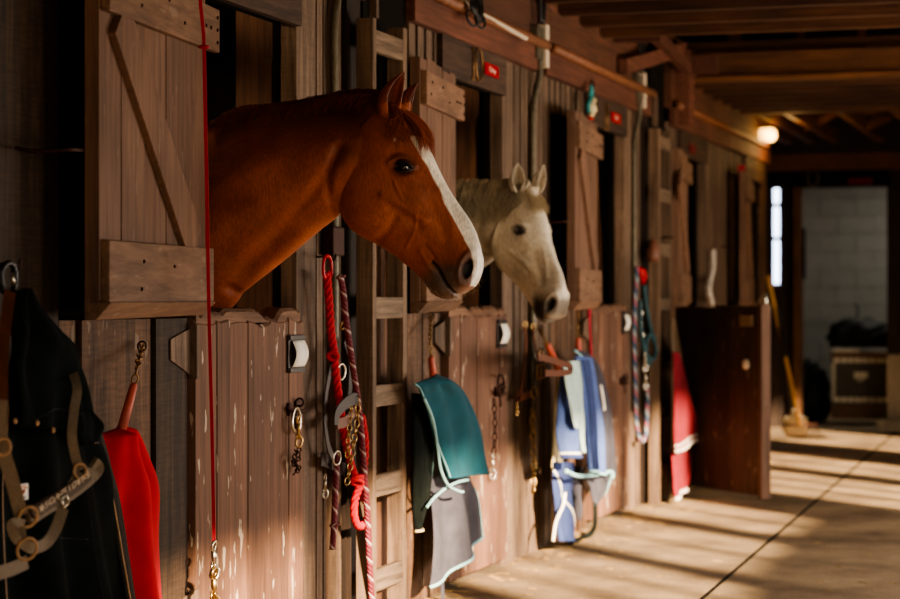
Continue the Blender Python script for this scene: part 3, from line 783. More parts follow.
def make_horse(name, M4, neck, earspec, palette, body_dir, body0, voxel=.0042):
    """M4 maps head-local (x=lateral, y=forward, z=up, measured profile) to world. neck: explicit world stations."""
    V = []; Fc = []
    def addm(v, f, mat=None):
        o = len(V); 
        for p in v:
            q = (mat @ Vector(p)) if mat else Vector(p); V.append(tuple(q))
        for t in f: Fc.append(tuple(o+k for k in t))
    T = [head_local(q3(*h[0])) for h in HEAD]; B = [head_local(q3(*h[1])) for h in HEAD]; W = [h[2] for h in HEAD]
    v, f = loft(T, B, W, rings=90); addm(v, f, M4)
    # lower lip and chin, upper lip pad, jowls
    def ell(c, r, n=14, m=18, rotx=0):
        v = []; f = []
        for i in range(1,n):
            for k in range(m):
                a = PI*i/n; b = 2*PI*k/m; p = Vector((r[0]*math.sin(a)*math.cos(b), r[1]*math.sin(a)*math.sin(b), r[2]*math.cos(a)))
                p.rotate(Matrix.Rotation(rotx,3,'X')); v.append(Vector(c)+p)
        for i in range(n-2):
            for k in range(m): j=(k+1)%m; f.append((i*m+k,i*m+m+k,i*m+m+j,i*m+j))
        f.append(tuple(range(m))); f.append(tuple((n-2)*m+k for k in range(m-1,-1,-1)))
        return v, f
    e1 = head_local(q3(443,290)); v, f = ell(e1, (.033,.030,.022), rotx=-.7); addm(v, f, M4)
    e1 = head_local(q3(466,281)); v, f = ell(e1, (.040,.026,.030), rotx=-.4); addm(v, f, M4)
    # ears
    for (b, t, fc, R, cv) in earspec:
        v, f = crescent_ear(b, t, fc, R, curve=cv); addm(v, f, M4)
    # neck
    Tn = [n[0] for n in neck]; Bn = [n[1] for n in neck]; Wn = [neckw(n[2]) for n in neck]; Ln = [n[3] for n in neck]
    v, f = loft(Tn, Bn, Wn, Ln, rings=70, e=2.3); addm(v, f)
    me = bpy.data.meshes.new(name+'_raw'); me.from_pydata(V, [], Fc); me.update()
    o = bpy.data.objects.new(name+'_raw', me); col.objects.link(o)
    bm = bmesh.new(); bm.from_mesh(me); bmesh.ops.recalc_face_normals(bm, faces=bm.faces); bm.to_mesh(me); bm.free()
    r = o.modifiers.new('r','REMESH'); r.mode = 'VOXEL'; r.voxel_size = voxel
    s = o.modifiers.new('s','SMOOTH'); s.factor = .5; s.iterations = 6
    me2 = bpy.data.meshes.new_from_object(o.evaluated_get(bpy.context.evaluated_depsgraph_get()))
    bpy.data.objects.remove(o)
    n = len(me2.vertices); P = np.empty(n*3); me2.vertices.foreach_get('co', P); P = P.reshape(-1,3)
    me2.update(); NR = np.empty(n*3); me2.vertices.foreach_get('normal', NR); NR = NR.reshape(-1,3)
    Mi = np.array(M4.inverted()); Q = P@Mi[:3,:3].T+Mi[:3,3]           # head-local
    nL = NR@Mi[:3,:3].T
    # profile pixel coordinates of each vertex
    X = np.full(n, XH); Y = -Q[:,1]; Z = Q[:,2]
    dep = X*CA+(Y+D)*SA; xr = X*SA-(Y+D)*CA
    px = 450+F*xr/dep; py = 299.5-F*(Z-HC)/dep
    lat = Q[:,0]; al = np.abs(lat)
    ishead = np.ones(n, bool)
    # distance from head region: fade features off behind the jaw, and for the bent neck only near the head
    disp = np.zeros((n,3))
    def along(amp, mask): 
        nonlocal disp; disp = disp + nL*(1.45*amp*mask)[:,None]
    near = np.clip((.30-al)/.05,0,1)
    def dseg(a, b):
        a = np.array(a,float); b = np.array(b,float); d = b-a
        t = np.clip(((px-a[0])*d[0]+(py-a[1])*d[1])/(d@d),0,1)
        return np.hypot(px-(a[0]+t*d[0]), py-(a[1]+t*d[1]))
    def dpoly(pts): 
        m = np.full(n,1e9)
        for a,b in zip(pts[:-1],pts[1:]): m = np.minimum(m, dseg(a,b))
        return m
    def bump(c, r, amp, ry=None, rot=0):
        ry = ry or r; x = px-c[0]; y = py-c[1]; cr, sr = math.cos(rot), math.sin(rot)
        u = (x*cr+y*sr)/r; v = (-x*sr+y*cr)/ry
        return amp*np.exp(-(u*u+v*v))
    sidef = np.clip(al/.03-.3,0,1)*near*np.clip((.22-al)/.03,0,1)
    if voxel: 
        along(bump((411,168),9,-.010,7), sidef)                      # eye socket
        along(bump((402,155),7,-.006,6), sidef)                       # hollow above the eye
        along(.007*np.exp(-(dpoly([(399,164),(406,159),(415,160),(421,167)])/3.2)**2), sidef)   # brow
        along(.003*np.exp(-(dpoly([(402,173),(409,178),(418,176)])/2.5)**2), sidef)             # lower lid
        along(.0065*np.exp(-(dpoly([(392,196),(404,203),(418,212),(430,220)])/4.0)**2), sidef)  # facial crest
        along(-.005*np.exp(-(dpoly([(398,208),(410,216),(424,226)])/4.5)**2), sidef)
        along(bump((370,196),26,.010), sidef)                         # masseter
        along(-.008*np.exp(-(dpoly([(346,150),(338,175),(337,200),(343,218)])/4.0)**2), sidef)
        along(-.004*np.exp(-(dpoly([(378,242),(393,232),(402,218)])/4.0)**2), sidef)
        along(.0025*np.exp(-(dpoly([(403,182),(410,200),(424,212),(420,232),(410,248)])/1.3)**2), sidef)
        along(.003*np.exp(-(dpoly([(444,190),(452,212),(458,232)])/3.0)**2), sidef)
        along(-.004*np.exp(-(dpoly([(434,200),(444,222),(450,240)])/5)**2), sidef)
        along(-.003*np.exp(-(dpoly([(430,245),(438,258)])/2.5)**2)+.003*np.exp(-(dpoly([(424,250),(431,266)])/2.5)**2), sidef)
        # nostril
        x = px-471.5; y = py-269; rot = .22; u = x*math.cos(rot)+y*math.sin(rot); v = -x*math.sin(rot)+y*math.cos(rot)
        e = np.sqrt((u/4.3)**2+(v/10.0)**2)
        nsd = np.clip(al/.02-.5,0,1)
        along(.006*np.exp(-((e-1.55)/.45)**2), nsd)
        noshole = np.clip((1.05-e)/.35,0,1)*nsd
        disp = disp - np.stack([np.sign(lat)*.026*noshole, 0*lat, 0*lat],1)
        # mouth
        dm = dpoly([(436,263),(441,268),(446,276),(451,285),(456,292),(461,297)])
        along(-.010*np.exp(-(dm/1.7)**2)*1.3, near*np.clip((.2-al)/.1,0,1))
        along(.004*np.exp(-(dpoly([(433,266),(437,276),(445,288)])/3)**2), sidef)
        # neck muscles
        along(-.010*np.exp(-(dpoly([(350,150),(330,185),(300,222),(262,262),(240,290)])/6.5)**2), np.ones(n)*(1 if name=='chestnut_horse' else 0))
        along(.006*np.exp(-(dpoly([(338,205),(312,228),(280,256),(245,285)])/5)**2), np.ones(n)*(1 if name=='chestnut_horse' else 0))
        along(bump((268,165),45,.012,22,-.3), np.ones(n)*(1 if name=='chestnut_horse' else 0))
        along(.0000*(np.sin(px*.55+py*.18)), np.clip((300-px)/60,0,1)*(1 if name=='chestnut_horse' else 0))
    Q2 = Q+disp; Mf = np.array(M4); P2 = Q2@Mf[:3,:3].T+Mf[:3,3]
    me2.vertices.foreach_set('co', P2.ravel())
    # coat colours
    C = palette(px, py, lat, Q, P, nL, dict(dm=dm if voxel else None, nos=noshole, e=e))
    # body, legs (inside the stall) joined into the same mesh
    mb = MB(); b0 = Vector(body0); bd = Vector(body_dir).normalized(); lt_ = Vector((bd.y,-bd.x,0))
    st = [(0,1.66,.80,.17),(.3,1.62,.72,.27),(.8,1.50,.70,.31),(1.3,1.50,.74,.32),(1.7,1.54,.86,.29),(1.95,1.45,1.0,.18),(2.05,1.3,1.1,.06)]
    T = [b0+bd*s+Vector((0,0,a)) for s,a,b,w in st]; B = [b0+bd*s+Vector((0,0,b)) for s,a,b,w in st]
    v, f = loft(T, B, [(w*.4,w*.9,w,w,w*.85,w*.4) for s,a,b,w in st], [tuple(lt_)]*len(st), rings=30, seg=28, e=2.2); mb.add(v, f, .5, None, True)
    for s, off, hind in ((.28,.16,0),(.28,-.16,0),(1.65,.15,1),(1.65,-.15,1)):
        c = b0+bd*s+lt_*off
        if hind: pts = [(0,1.05,.13),(-.05,.85,.11),(.05,.62,.065),(.14,.50,.05),(.12,.30,.032),(.10,.14,.036),(.06,.07,.04),(.02,.0,.055)]
        else: pts = [(0,1.0,.10),(0,.80,.075),(-.01,.55,.045),(-.01,.50,.05),(0,.28,.030),(0,.15,.036),(-.04,.07,.04),(-.07,.0,.055)]
        mb.tube([c+bd*a+Vector((0,0,z)) for a,z,r_ in pts], [r_ for a,z,r_ in pts], 12)
    o2 = mb.build('tmp', MATH[name]); bm = bmesh.new(); bm.from_mesh(me2); n0 = len(bm.verts); bm.from_mesh(o2.data)
    for fc in bm.faces: fc.smooth = True
    me3 = bpy.data.meshes.new(name); bm.to_mesh(me3); bm.free(); bpy.data.objects.remove(o2); bpy.data.meshes.remove(me2)
    for nm in [a.name for a in me3.attributes if a.name == 'rnd']: me3.attributes.remove(me3.attributes[nm])
    ca = me3.attributes.new('coat','FLOAT_COLOR','POINT')
    tot = len(me3.vertices); CC = np.ones((tot,4)); CC[:n0,:3] = C; CC[n0:,:3] = palette.body
    ca.data.foreach_set('color', CC.ravel().astype(np.float32))
    me3.materials.clear(); me3.materials.append(MATH[name])
    ob = bpy.data.objects.new(name, me3); col.objects.link(ob)
    # eyes
    for sgn in (-1,1):
        ce = head_local(q3(411.5,168.5)); c = M4 @ Vector((sgn*.076, ce[1], ce[2]))
        m = MB(); R = .0235; 
        m.lathe([(0,-R)]+[(R*math.sin(PI*i/16), -R*math.cos(PI*i/16)) for i in range(1,16)]+[(0,R)], c, (M4.to_3x3() @ Vector((sgn,.15,0))), 24)
        eb = m.build('eye', M['eye'], ob)
        # lids: almond rims
        for up_ in (1,-1):
            pts = []
            for i in range(13):
                t = i/12; x = -9.5+19*t; y = (-5.6 if up_ > 0 else 5.0)*math.sin(PI*t)**.8
                rot = .12; xx = x*math.cos(rot)-y*math.sin(rot)*1; yy = x*math.sin(rot)+y*math.cos(rot)
                q = head_local(q3(411.5+xx, 168.5+yy)); dy = q[1]-ce[1]; dz = q[2]-ce[2]
                rr = .0265; latv = sgn*(.076+math.sqrt(max(rr*rr-dy*dy*.55-dz*dz, 1e-5))*.97-abs(x/9.5)**2*.004)
                pts.append(M4 @ Vector((latv, q[1], q[2])))
            m = MB(); m.tube(pts, [.0022+.0038*math.sin(PI*i/12) for i in range(13)], 8)
            m.build('eyelid', M[palette.lid], ob)
    return ob
def mk_eye():
    m, nt, b = base_mat('horse_eye'); b.inputs['Base Color'].default_value = hexc('#120a06'); b.inputs['Roughness'].default_value = .04
    b.inputs['Coat Weight'].default_value = 1; b.inputs['Coat Roughness'].default_value = .02; return m
M['eye'] = mk_eye()
M['lid_dark'] = simple('dark_lid_skin', '#2a1a14', rough=.45, var=.2)
M['lid_grey'] = simple('grey_lid_skin', '#3a332c', rough=.5, var=.2)
MATH = {'chestnut_horse': attr_mat('chestnut_coat', .5), 'white_horse': attr_mat('grey_white_coat', .6)}
def lin(h): return np.array(hexc(h)[:3])
def mixc(C, c, m): return C*(1-m[:,None])+c[None,:]*m[:,None]
def fbm(P, s):
    r = np.zeros(len(P)); a = 1.0
    for o in range(4):
        k = s*2**o; r += a*np.sin(P[:,0]*k*1.3+1.7*o+np.sin(P[:,2]*k*.9))*np.sin(P[:,1]*k*1.1+2.1*o+np.sin(P[:,0]*k*.7))*np.sin(P[:,2]*k+.5*o+np.sin(P[:,1]*k*1.2)); a *= .55
    return r
# ---- chestnut
def pal_chestnut(px, py, lat, Q, P, nL, ex):
    n = len(px); C = np.tile(lin('#97502e'), (n,1)); f = fbm(Q, 14)
    al = np.abs(lat)
    C = mixc(C, lin('#7f3a1c'), np.clip(.5+f*.9,0,1)*.6)
    C = mixc(C, lin('#bd7040'), np.clip(1-np.hypot((px-395)/30,(py-222)/16),0,1)*.35)
    C = mixc(C, lin('#3c150a'), np.clip((172-(py+ (330-px)*.10))/60,0,1)*np.clip((388-px)/25,0,1)*.92)     # shade on the upper neck, painted into the coat
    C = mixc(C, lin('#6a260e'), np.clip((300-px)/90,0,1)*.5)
    # darker around eye and muzzle
    C = mixc(C, lin('#2c1610'), np.clip(1.35-np.hypot((px-411)/13,(py-168)/10),0,1)*.9*(al>.02))
    mz = np.clip((px*.45+py-463)/12+f*.2,0,1)*np.clip((py-248)/12,0,1)
    C = mixc(C, lin('#5c4d44'), mz*.92*np.clip((466-px)/10+.6,0,1))
    C = mixc(C, lin('#5e5048'), np.clip(1.6-np.hypot((px-444)/14,(py-280)/15),0,1)*.85)
    C = mixc(C, lin('#6a584e'), np.clip(2.3-ex['e'],0,1)*.75*(al>.012)*np.clip((481-px)/3,0,1)); C = mixc(C, lin('#3a2c28'), np.clip(1.35-ex['e'],0,1)*.8*(al>.012))
    C = mixc(C, lin('#8d7264'), np.clip(1-np.hypot((px-463)/14,(py-291)/6),0,1)*.7)
    # white blaze: front line of the face
    tw = np.interp(py, [136,150,170,190,205,220,235,250,262,275,290], [.002,.010,.016,.022,.030,.034,.034,.026,.022,.016,.004])
    rim = np.interp(py, [136,150,170,190,205,220,235,250,262,275,290], [413,422,436,447,457,467,474.5,479.5,480.5,477.5,470])
    wpx = np.interp(py, [136,150,170,190,205,220,235,250,262,275,290], [.6,1.4,2.6,4.8,9.5,11,10,7,5,3,1])
    b = np.clip((px-(rim-wpx)+f*1.2)/1.0,0,1)*((py>137)&(py<286))*(al<.07)
    C = mixc(C, lin('#efe3d2'), b)
    star = np.clip(1-np.hypot((px-402)/1.3,(py-141)/2.6),0,1)*(al>.02); C = mixc(C, lin('#f4e6d4'), np.clip(star*3,0,1))
    if ex['nos'] is not None: C = mixc(C, lin('#150e0c'), np.clip(ex['nos']*1.0,0,1))
    C = mixc(C, lin('#120a08'), np.exp(-(ex['dm']/1.3)**2)*.95)
    ear = (py < 104-(px-398)*.3)&(px>384)&(px<424)
    C = mixc(C, lin('#6b2a12'), ear*.6); C = mixc(C, lin('#2a0e07'), (ear&(nL[:,1]>.2))*.6)
    return C
pal_chestnut.body = lin('#6a260e'); pal_chestnut.lid = 'lid_dark'
M4a = Matrix(((-1,0,0,XH),(0,-1,0,0),(0,0,1,0),(0,0,0,1)))     # lateral x -> toward the camera (-X), forward -> -Y
def W1(px, py): p = atX(px, py, XH); return (p.x, p.y, p.z)
X1 = (1,0,0)
neck1 = [(W1(398,110), W1(352,200), .082, X1),(W1(385,97), W1(343,208), .095, X1),(W1(362,93), W1(334,219), .104, X1),(W1(328,99), W1(318,231), .112, X1),
         (W1(290,106), W1(288,256), .128, X1),(W1(250,109), W1(252,286), .150, X1),(W1(215,127), W1(212,330), .185, X1),
         (W1(175,142), W1(165,390), .23, X1),(W1(120,150), W1(110,430), .25, X1)]
def E(px, py, lat): q = q3(px, py); return Vector((lat, q[0], q[1]))
ears1 = [(E(391,119,.055), E(411,73,.062), (.35,.8,-.2), .047, (0,-.012,0)), (E(399,112,-.05), E(413,80,-.07), (-.2,.9,-.2), .038, (0,-.008,0))]
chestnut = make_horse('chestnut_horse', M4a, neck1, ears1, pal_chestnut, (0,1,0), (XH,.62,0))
tag(chestnut, 'chestnut horse with white blaze leaning its head out of the near stall', 'horse')
# ---- white
def pal_white(px, py, lat, Q, P, nL, ex):
    n = len(px); C = np.tile(lin('#cbbfac'), (n,1)); f = fbm(Q, 16); al = np.abs(lat)
    C = mixc(C, lin('#a6957a'), np.clip(.4+f*.9,0,1)*.45)
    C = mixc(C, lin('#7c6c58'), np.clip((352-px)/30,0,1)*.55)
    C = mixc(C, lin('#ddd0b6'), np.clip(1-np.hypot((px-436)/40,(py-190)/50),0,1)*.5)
    C = mixc(C, lin('#3c322a'), np.clip(1.2-np.hypot((px-411)/12,(py-168)/9),0,1)*(al>.02))
    mz = np.clip((px*.45+py-466)/12,0,1)*np.clip((py-250)/14,0,1)
    C = mixc(C, lin('#5e5448'), mz*.85)
    C = mixc(C, lin('#332c26'), np.clip(1.7-np.hypot((px-447)/15,(py-278)/15),0,1)*.85)
    C = mixc(C, lin('#b09c84'), np.clip(1-np.hypot((px-470)/12,(py-288)/8),0,1)*.5)
    C = mixc(C, lin('#4a4038'), np.clip(1.7-ex['e'],0,1)*.7*(al>.012))
    C = mixc(C, lin('#0c0908'), np.clip(ex['nos']*1.3,0,1))
    C = mixc(C, lin('#1a1210'), np.exp(-(ex['dm']/1.3)**2)*.95)
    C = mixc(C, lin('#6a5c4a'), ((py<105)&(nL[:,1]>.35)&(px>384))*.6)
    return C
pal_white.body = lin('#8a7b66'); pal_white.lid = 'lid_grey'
PIV = q3(393,106)                                                   # poll
POLL2 = Vector((9.78,-.195,1.835)); YAW = math.radians(-32)
Rz = Matrix.Rotation(YAW, 4, 'Z'); base = Matrix(((-1,0,0,0),(0,-1,0,0),(0,0,1,0),(0,0,0,1)))
PIT = Matrix.Rotation(math.radians(-6), 4, 'X')
M4b = Matrix.Translation(POLL2) @ Rz @ base @ PIT @ Matrix.Diagonal((1.04,.98,.955,1)) @ Matrix.Translation(Vector((0,-PIV[0],-PIV[1])))
def HB(px, py, lat=0): 
    q = q3(px, py); return tuple(M4b @ Vector((lat, q[0], q[1])))
L2 = tuple((M4b.to_3x3() @ Vector((-1,0,0))).normalized())
neck2 = [(HB(398,112), HB(356,200), .082, L2),(HB(386,98), HB(346,206), .092, L2),((9.80,-.02,1.865),(9.93,.06,1.46),.10,(.93,-.36,0)),
         ((9.77,.22,1.86),(9.85,.24,1.36),.115,(1,-.1,0)),((9.70,.5,1.80),(9.72,.55,1.20),.15,X1),((9.66,.8,1.70),(9.66,.85,.95),.22,X1)]
ears2 = [(E(392,113,.060), E(398,70,.085), (.25,.9,.1), .040, (0,0,0)), (E(392,113,-.060), E(398,70,-.085), (-.25,.9,.1), .040, (0,0,0))]
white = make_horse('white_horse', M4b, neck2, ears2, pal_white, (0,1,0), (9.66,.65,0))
tag(white, 'pale grey white horse looking out of the second stall', 'horse')

# ---- hair
def hair_mat(name, c1, c2, rough=.45):
    m, nt, b = base_mat(name); at_ = N(nt,'ShaderNodeAttribute'); at_.attribute_name = 'rnd'
    r = N(nt,'ShaderNodeValToRGB'); r.color_ramp.elements[0].color = hexc(c1); r.color_ramp.elements[1].color = hexc(c2)
    nt.links.new(at_.outputs['Fac'], r.inputs['Fac']); nt.links.new(r.outputs['Color'], b.inputs['Base Color']); b.inputs['Roughness'].default_value = rough; return m
M['mane_red'] = hair_mat('dark_red_hair', '#2e0f06', '#8a3a1a'); M['forelock_red'] = hair_mat('red_forelock_hair', '#4a1a0a', '#b45a2c')
M['mane_grey'] = hair_mat('grey_mane_hair', '#5e5242', '#c4b498'); M['fore_cream'] = hair_mat('cream_forelock_hair', '#8a765a', '#cdbb98')
M['whisker'] = hair_mat('pale_whiskers', '#b89a78', '#e8cfa8')
def strands(name, mat, parent, guides, r=.0011, lab=None):
    m = MB()
    for g in guides:
        P_ = smooth_path(g, 5); k = len(P_)
        m.tube(P_, [r*(1-.8*(i/(k-1))**2) for i in range(k)], 4, caps=False, rnd=random.random())
    o = m.build(name, mat, parent); 
    return o
def rnd(a): return random.uniform(-a, a)
def LQ(Mx, px, py, lat): q = q3(px, py); return Mx @ Vector((lat, q[0], q[1]))
g = []
for i in range(420):      # forelock
    l = rnd(.045); px0 = 399+rnd(5); sp = random.random(); k = random.random()
    out = random.uniform(-1,8); 
    pts = [LQ(M4a, px0, 110+abs(l)*60, l), LQ(M4a, 408+out*.6-abs(l)*40, 112+abs(l)*60, l*1.1), LQ(M4a, 418+out-abs(l)*50, 124+abs(l)*40, l*1.2)]
    if sp > .2: pts.append(LQ(M4a, 425+out*.9-abs(l)*60+rnd(1.5), 139+rnd(5)+abs(l)*30, l*1.35+rnd(.008)))
    if sp > .45: pts.append(LQ(M4a, 428+out*.5-abs(l)*90+rnd(4), 152+rnd(10), l*1.5+rnd(.012)))
    g.append(pts)
for i in range(160):   # falls to near side below the ear
    l = random.uniform(.03,.09); pts = [LQ(M4a, 399+rnd(4), 108+rnd(3), l*.5), LQ(M4a, 405+rnd(4), 119, l*.9+.01), LQ(M4a, 407+rnd(9), 130+rnd(6), l+.02+rnd(.01)), LQ(M4a, 412+rnd(12), 142+rnd(12), l+.022+rnd(.012))]
    g.append(pts)
strands('forelock', M['forelock_red'], chestnut, g, .0012)
g = []
crest = [(392,98),(380,93),(362,92),(345,94),(328,98),(310,101),(290,105),(270,107),(250,108),(232,114),(216,125)]
def crest_at(t):
    t *= len(crest)-1; i = min(int(t), len(crest)-2); u = t-i; a, b = crest[i], crest[i+1]; return a[0]+(b[0]-a[0])*u, a[1]+(b[1]-a[1])*u
for i in range(1100):
    t = random.random(); x, y = crest_at(t); hgt = random.uniform(.5,4.5); back = random.uniform(0,12)
    far = random.uniform(.03,.10); L_ = random.uniform(10,60)
    g.append([LQ(M4a, x, y+4, rnd(.02)), LQ(M4a, x-back*.3, y-hgt*.9, rnd(.012)-.006), LQ(M4a, x-back, y-hgt*.3+1, -far*.55), LQ(M4a, x-back*1.2, y+L_*.3, -far-.03), LQ(M4a, x-back*1.2, y+L_, -far-.075)])
for i in range(500):    # short fringe lying on the near side
    t = random.random(); x, y = crest_at(t)
    g.append([LQ(M4a, x, y+2, .0), LQ(M4a, x-3, y+2, .025), LQ(M4a, x-6+rnd(3), y+8, .055), LQ(M4a, x-8+rnd(4), y+17+rnd(6), .085)])
strands('mane', M['mane_red'], chestnut, g, .0012)
g = []
for i in range(60):
    px0 = random.uniform(432,478); 
    y0 = np.interp(px0,[432,445,456,470,478],[288,297,294,288,276]); l = rnd(.035)
    a_ = LQ(M4a, px0, y0-1, l); g.append([a_, a_+Vector((rnd(.01)+.0, -.004-rnd(.008), -random.uniform(.006,.016))), a_+Vector((rnd(.015), -.010-rnd(.014), -random.uniform(.012,.028)))])
strands('whiskers', M['whisker'], chestnut, g, .00035)
# white horse mane falling on the near side + forelock
g = []
Tn = [np.array(n[0]) for n in neck2]; Bn = [np.array(n[1]) for n in neck2]
for i in range(800):
    t = random.uniform(.6,4.2); a_ = Vector(cat(Tn,t)); dn = (Vector(cat(Bn,t))-a_).normalized(); ln = random.uniform(.10,.24)
    w = random.uniform(.0,1); lt2 = Vector((-1,-.12,0))
    g.append([a_+Vector((rnd(.01),0,-.01)), a_+lt2*.025+Vector((0,-.01,.012*w)), a_+lt2*.07+dn*ln*.3, a_+lt2*.105+dn*ln*.7+Vector((0,rnd(.02),0)), a_+lt2*(.118)+dn*ln+Vector((0,rnd(.03),0))])
strands('mane', M['mane_grey'], white, g, .0016)
g = []
for i in range(260):
    l = rnd(.04); pts = [LQ(M4b, 398+rnd(4), 109, l*.8), LQ(M4b, 408-abs(l)*60, 113+abs(l)*40, l), LQ(M4b, 417-abs(l)*60, 124+rnd(3), l*1.2)]
    if random.random()>.3: pts.append(LQ(M4b, 426-abs(l)*70, 138+rnd(6), l*1.3+rnd(.01)))
    g.append(pts)
strands('forelock', M['fore_cream'], white, g, .0012)
# ================================================================== TACK, CLOTHS AND FITTINGS
def c2(P, t):
    n = len(P)-1; t *= n; t = max(0,min(n-1e-6,t)); i = int(t); u = t-i
    g_ = lambda j: np.array(P[max(0,min(n,j))],float)
    p0,p1,p2,p3 = g_(i-1),g_(i),g_(i+1),g_(i+2)
    return .5*((2*p1)+(p2-p0)*u+(2*p0-5*p1+4*p2-p3)*u*u+(3*p1-p0-3*p2+p3)*u**3)
def surf(Lp, Rp, Y, bulge=.03, folds=2.5, amp=.012, ph=0, top=.0, wr=.004):
    L3 = [at(x,y,Y) for x,y in Lp]; R3 = [at(x,y,Y) for x,y in Rp]
    def s(u, v, off=0.0):
        a = c2(L3,v); b = c2(R3,v); p = a+(b-a)*u
        d = bulge*math.sin(PI*min(1,max(0,u)))**.7*(.45+.55*v if not top else 1) + amp*math.sin(2*PI*folds*u+ph+1.2*math.sin(2.3*v+ph))*(.25+.75*v)
        d += wr*math.sin(9*v+5*u+ph*2)*math.sin(7*u-3*v+ph)
        d += wr*.8*math.sin(23*u*(1-.3*v)+8*v+ph)
        if top: d *= min(1, .25+v/top)
        return Vector((p[0], p[1]-d-off, p[2]))
    return s
def cloth(name, mat, root, s, nu=40, nv=56, th=.005, lab=None):
    m = MB(); vs = [s(i/nu, j/nv) for j in range(nv+1) for i in range(nu+1)]; w = nu+1
    fs = [(j*w+i, (j+1)*w+i, (j+1)*w+i+1, j*w+i+1) for j in range(nv) for i in range(nu)]
    m.add(vs, fs, .5, None, True); o = m.build(name, mat); sm = o.modifiers.new('s','SOLIDIFY'); sm.thickness = th; sm.offset = 0
    if root: under(root, o)
    if lab: o['label'] = lab
    return o
def edge(root, s, pts, r, mat, name='binding'):
    m = MB(); m.tube([s(u,v,.002) for u,v in pts], r, 6); o = m.build(name, mat); under(root, o); return o
def col_pts(u, a=0, b=1, n=40): return [(u, a+(b-a)*i/n) for i in range(n+1)]
def row_pts(v, a=0, b=1, n=30): return [(a+(b-a)*i/n, v) for i in range(n+1)]
def path(pts, Y=-.06, k=8):
    return smooth_path([at(p[0], p[1], p[2] if len(p) > 2 else Y) for p in pts], k)
def twisted(root, name, mat, pts, R, pitch=None, strands_=3):
    """laid rope: strands wound round the path"""
    P_ = pts; Ls = [0]
    for i in range(1,len(P_)): Ls.append(Ls[-1]+(P_[i]-P_[i-1]).length)
    tot = Ls[-1]; pitch = pitch or R*5.5; n = int(tot/pitch*10)+4
    m = MB(); 
    for k in range(strands_):
        out = []; up = None
        for i in range(n+1):
            d = tot*i/n; j = 0
            while j < len(Ls)-2 and Ls[j+1] < d: j += 1
            t = (d-Ls[j])/max(1e-9,Ls[j+1]-Ls[j]); p = P_[j].lerp(P_[j+1], t); dr = (P_[j+1]-P_[j]).normalized()
            up = dr.orthogonal().normalized() if up is None else (up-dr*up.dot(dr)).normalized()
            sd = dr.cross(up); a = 2*PI*(d/pitch)+2*PI*k/strands_
            out.append(p+(up*math.cos(a)+sd*math.sin(a))*R*.5)
        m.tube(out, R*.56, 7)
    o = m.build(name, mat)
    if root: under(root, o)
    return o
def part(root, name, mat, fn, lab=None, bevel=0):
    m = MB(); fn(m); o = m.build(name, mat, bevel=bevel); under(root, o)
    if lab: o['label'] = lab
    return o
def snap(root, p, L=.10, mat='steel', d=Vector((0,0,-1)), name='snap_hook'):
    """bolt snap: swivel ring, barrel, hooked nose"""
    p = Vector(p); d = Vector(d).normalized(); s = Vector((.8,-.6,0))
    def f(m):
        m.torus(p+d*L*.12, L*.12, L*.035, (0,1,.2)); m.lathe([(L*.04,0),(L*.075,.02*L),(L*.07,.25*L),(L*.04,.3*L),(L*.045,.5*L)], p+d*L*.24, d, 12)
        m.tube(smooth_path([p+d*L*.6, p+d*L*.75+s*L*.13, p+d*L*.93+s*L*.10, p+d*L*1.0, p+d*L*.92-s*L*.10, p+d*L*.78-s*L*.08],5), L*.045, 8)
        m.tube([p+d*L*.55-s*L*.06, p+d*L*.8-s*L*.09], L*.03, 6)
    return part(root, name, M[mat], f)
def hook(root, p):
    p = Vector(p); return part(root, 'wall_hook', M['iron'], lambda m: m.tube(smooth_path([p+Vector((0,.05,.0)),p+Vector((0,-.0,.0)),p+Vector((0,-.03,-.012)),p+Vector((0,-.035,.012))],4), .004, 8))

# ---- coat ----------------------------------------------------------
coat = empty('canvas_coat', at(45,600,-.12), 'black green canvas work coat hanging beside the red fleece cloth', 'coat')
sb = surf([(6,320),(0,400),(-14,480),(-24,640)], [(79,368),(94,428),(107,490),(136,640)], -.10, .07, 3.2, .032, .6, wr=.013)
cloth('coat_body', M['black_canvas'], coat, sb, 70, 90)
sh_ = surf([(16,290),(9,325),(6,370),(14,428)], [(20,289),(52,322),(80,362),(72,432)], -.17, .06, 1.6, .022, 2.0, wr=.012)
cloth('hood', M['black_canvas'], coat, sh_, 46, 56)
edge(coat, sh_, col_pts(.12), .0022, M['seam'], 'seam'); edge(coat, sh_, [(0+.9*i/30, .97-.10*math.sin(i/30*PI)) for i in range(31)], .0025, M['seam'], 'seam')
sl = surf([(84,418),(96,460),(109,510),(131,640)], [(98,424),(110,462),(119,512),(141,640)], -.13, .02, .8, .006, .3)
cloth('felt_lining', M['lining'], coat, sl, 12, 60)
edge(coat, sl, col_pts(.12), .0028, M['zip'], 'zip')
sc = surf([(74,412),(70,425),(76,445)],[(88,410),(100,424),(97,440)], -.17, .03, 1, .01, 1)
cloth('collar', M['black_canvas'], coat, sc, 20, 20)
edge(coat, sb, col_pts(.12,.1,.95), .002, M['seam'], 'seam'); edge(coat, sb, col_pts(.62,.25,1), .002, M['seam'], 'seam'); edge(coat, sb, row_pts(.78,.0,.6), .002, M['seam'], 'seam')
edge(coat, sb, col_pts(.06,.35,1), .0026, M['zip'], 'zip')
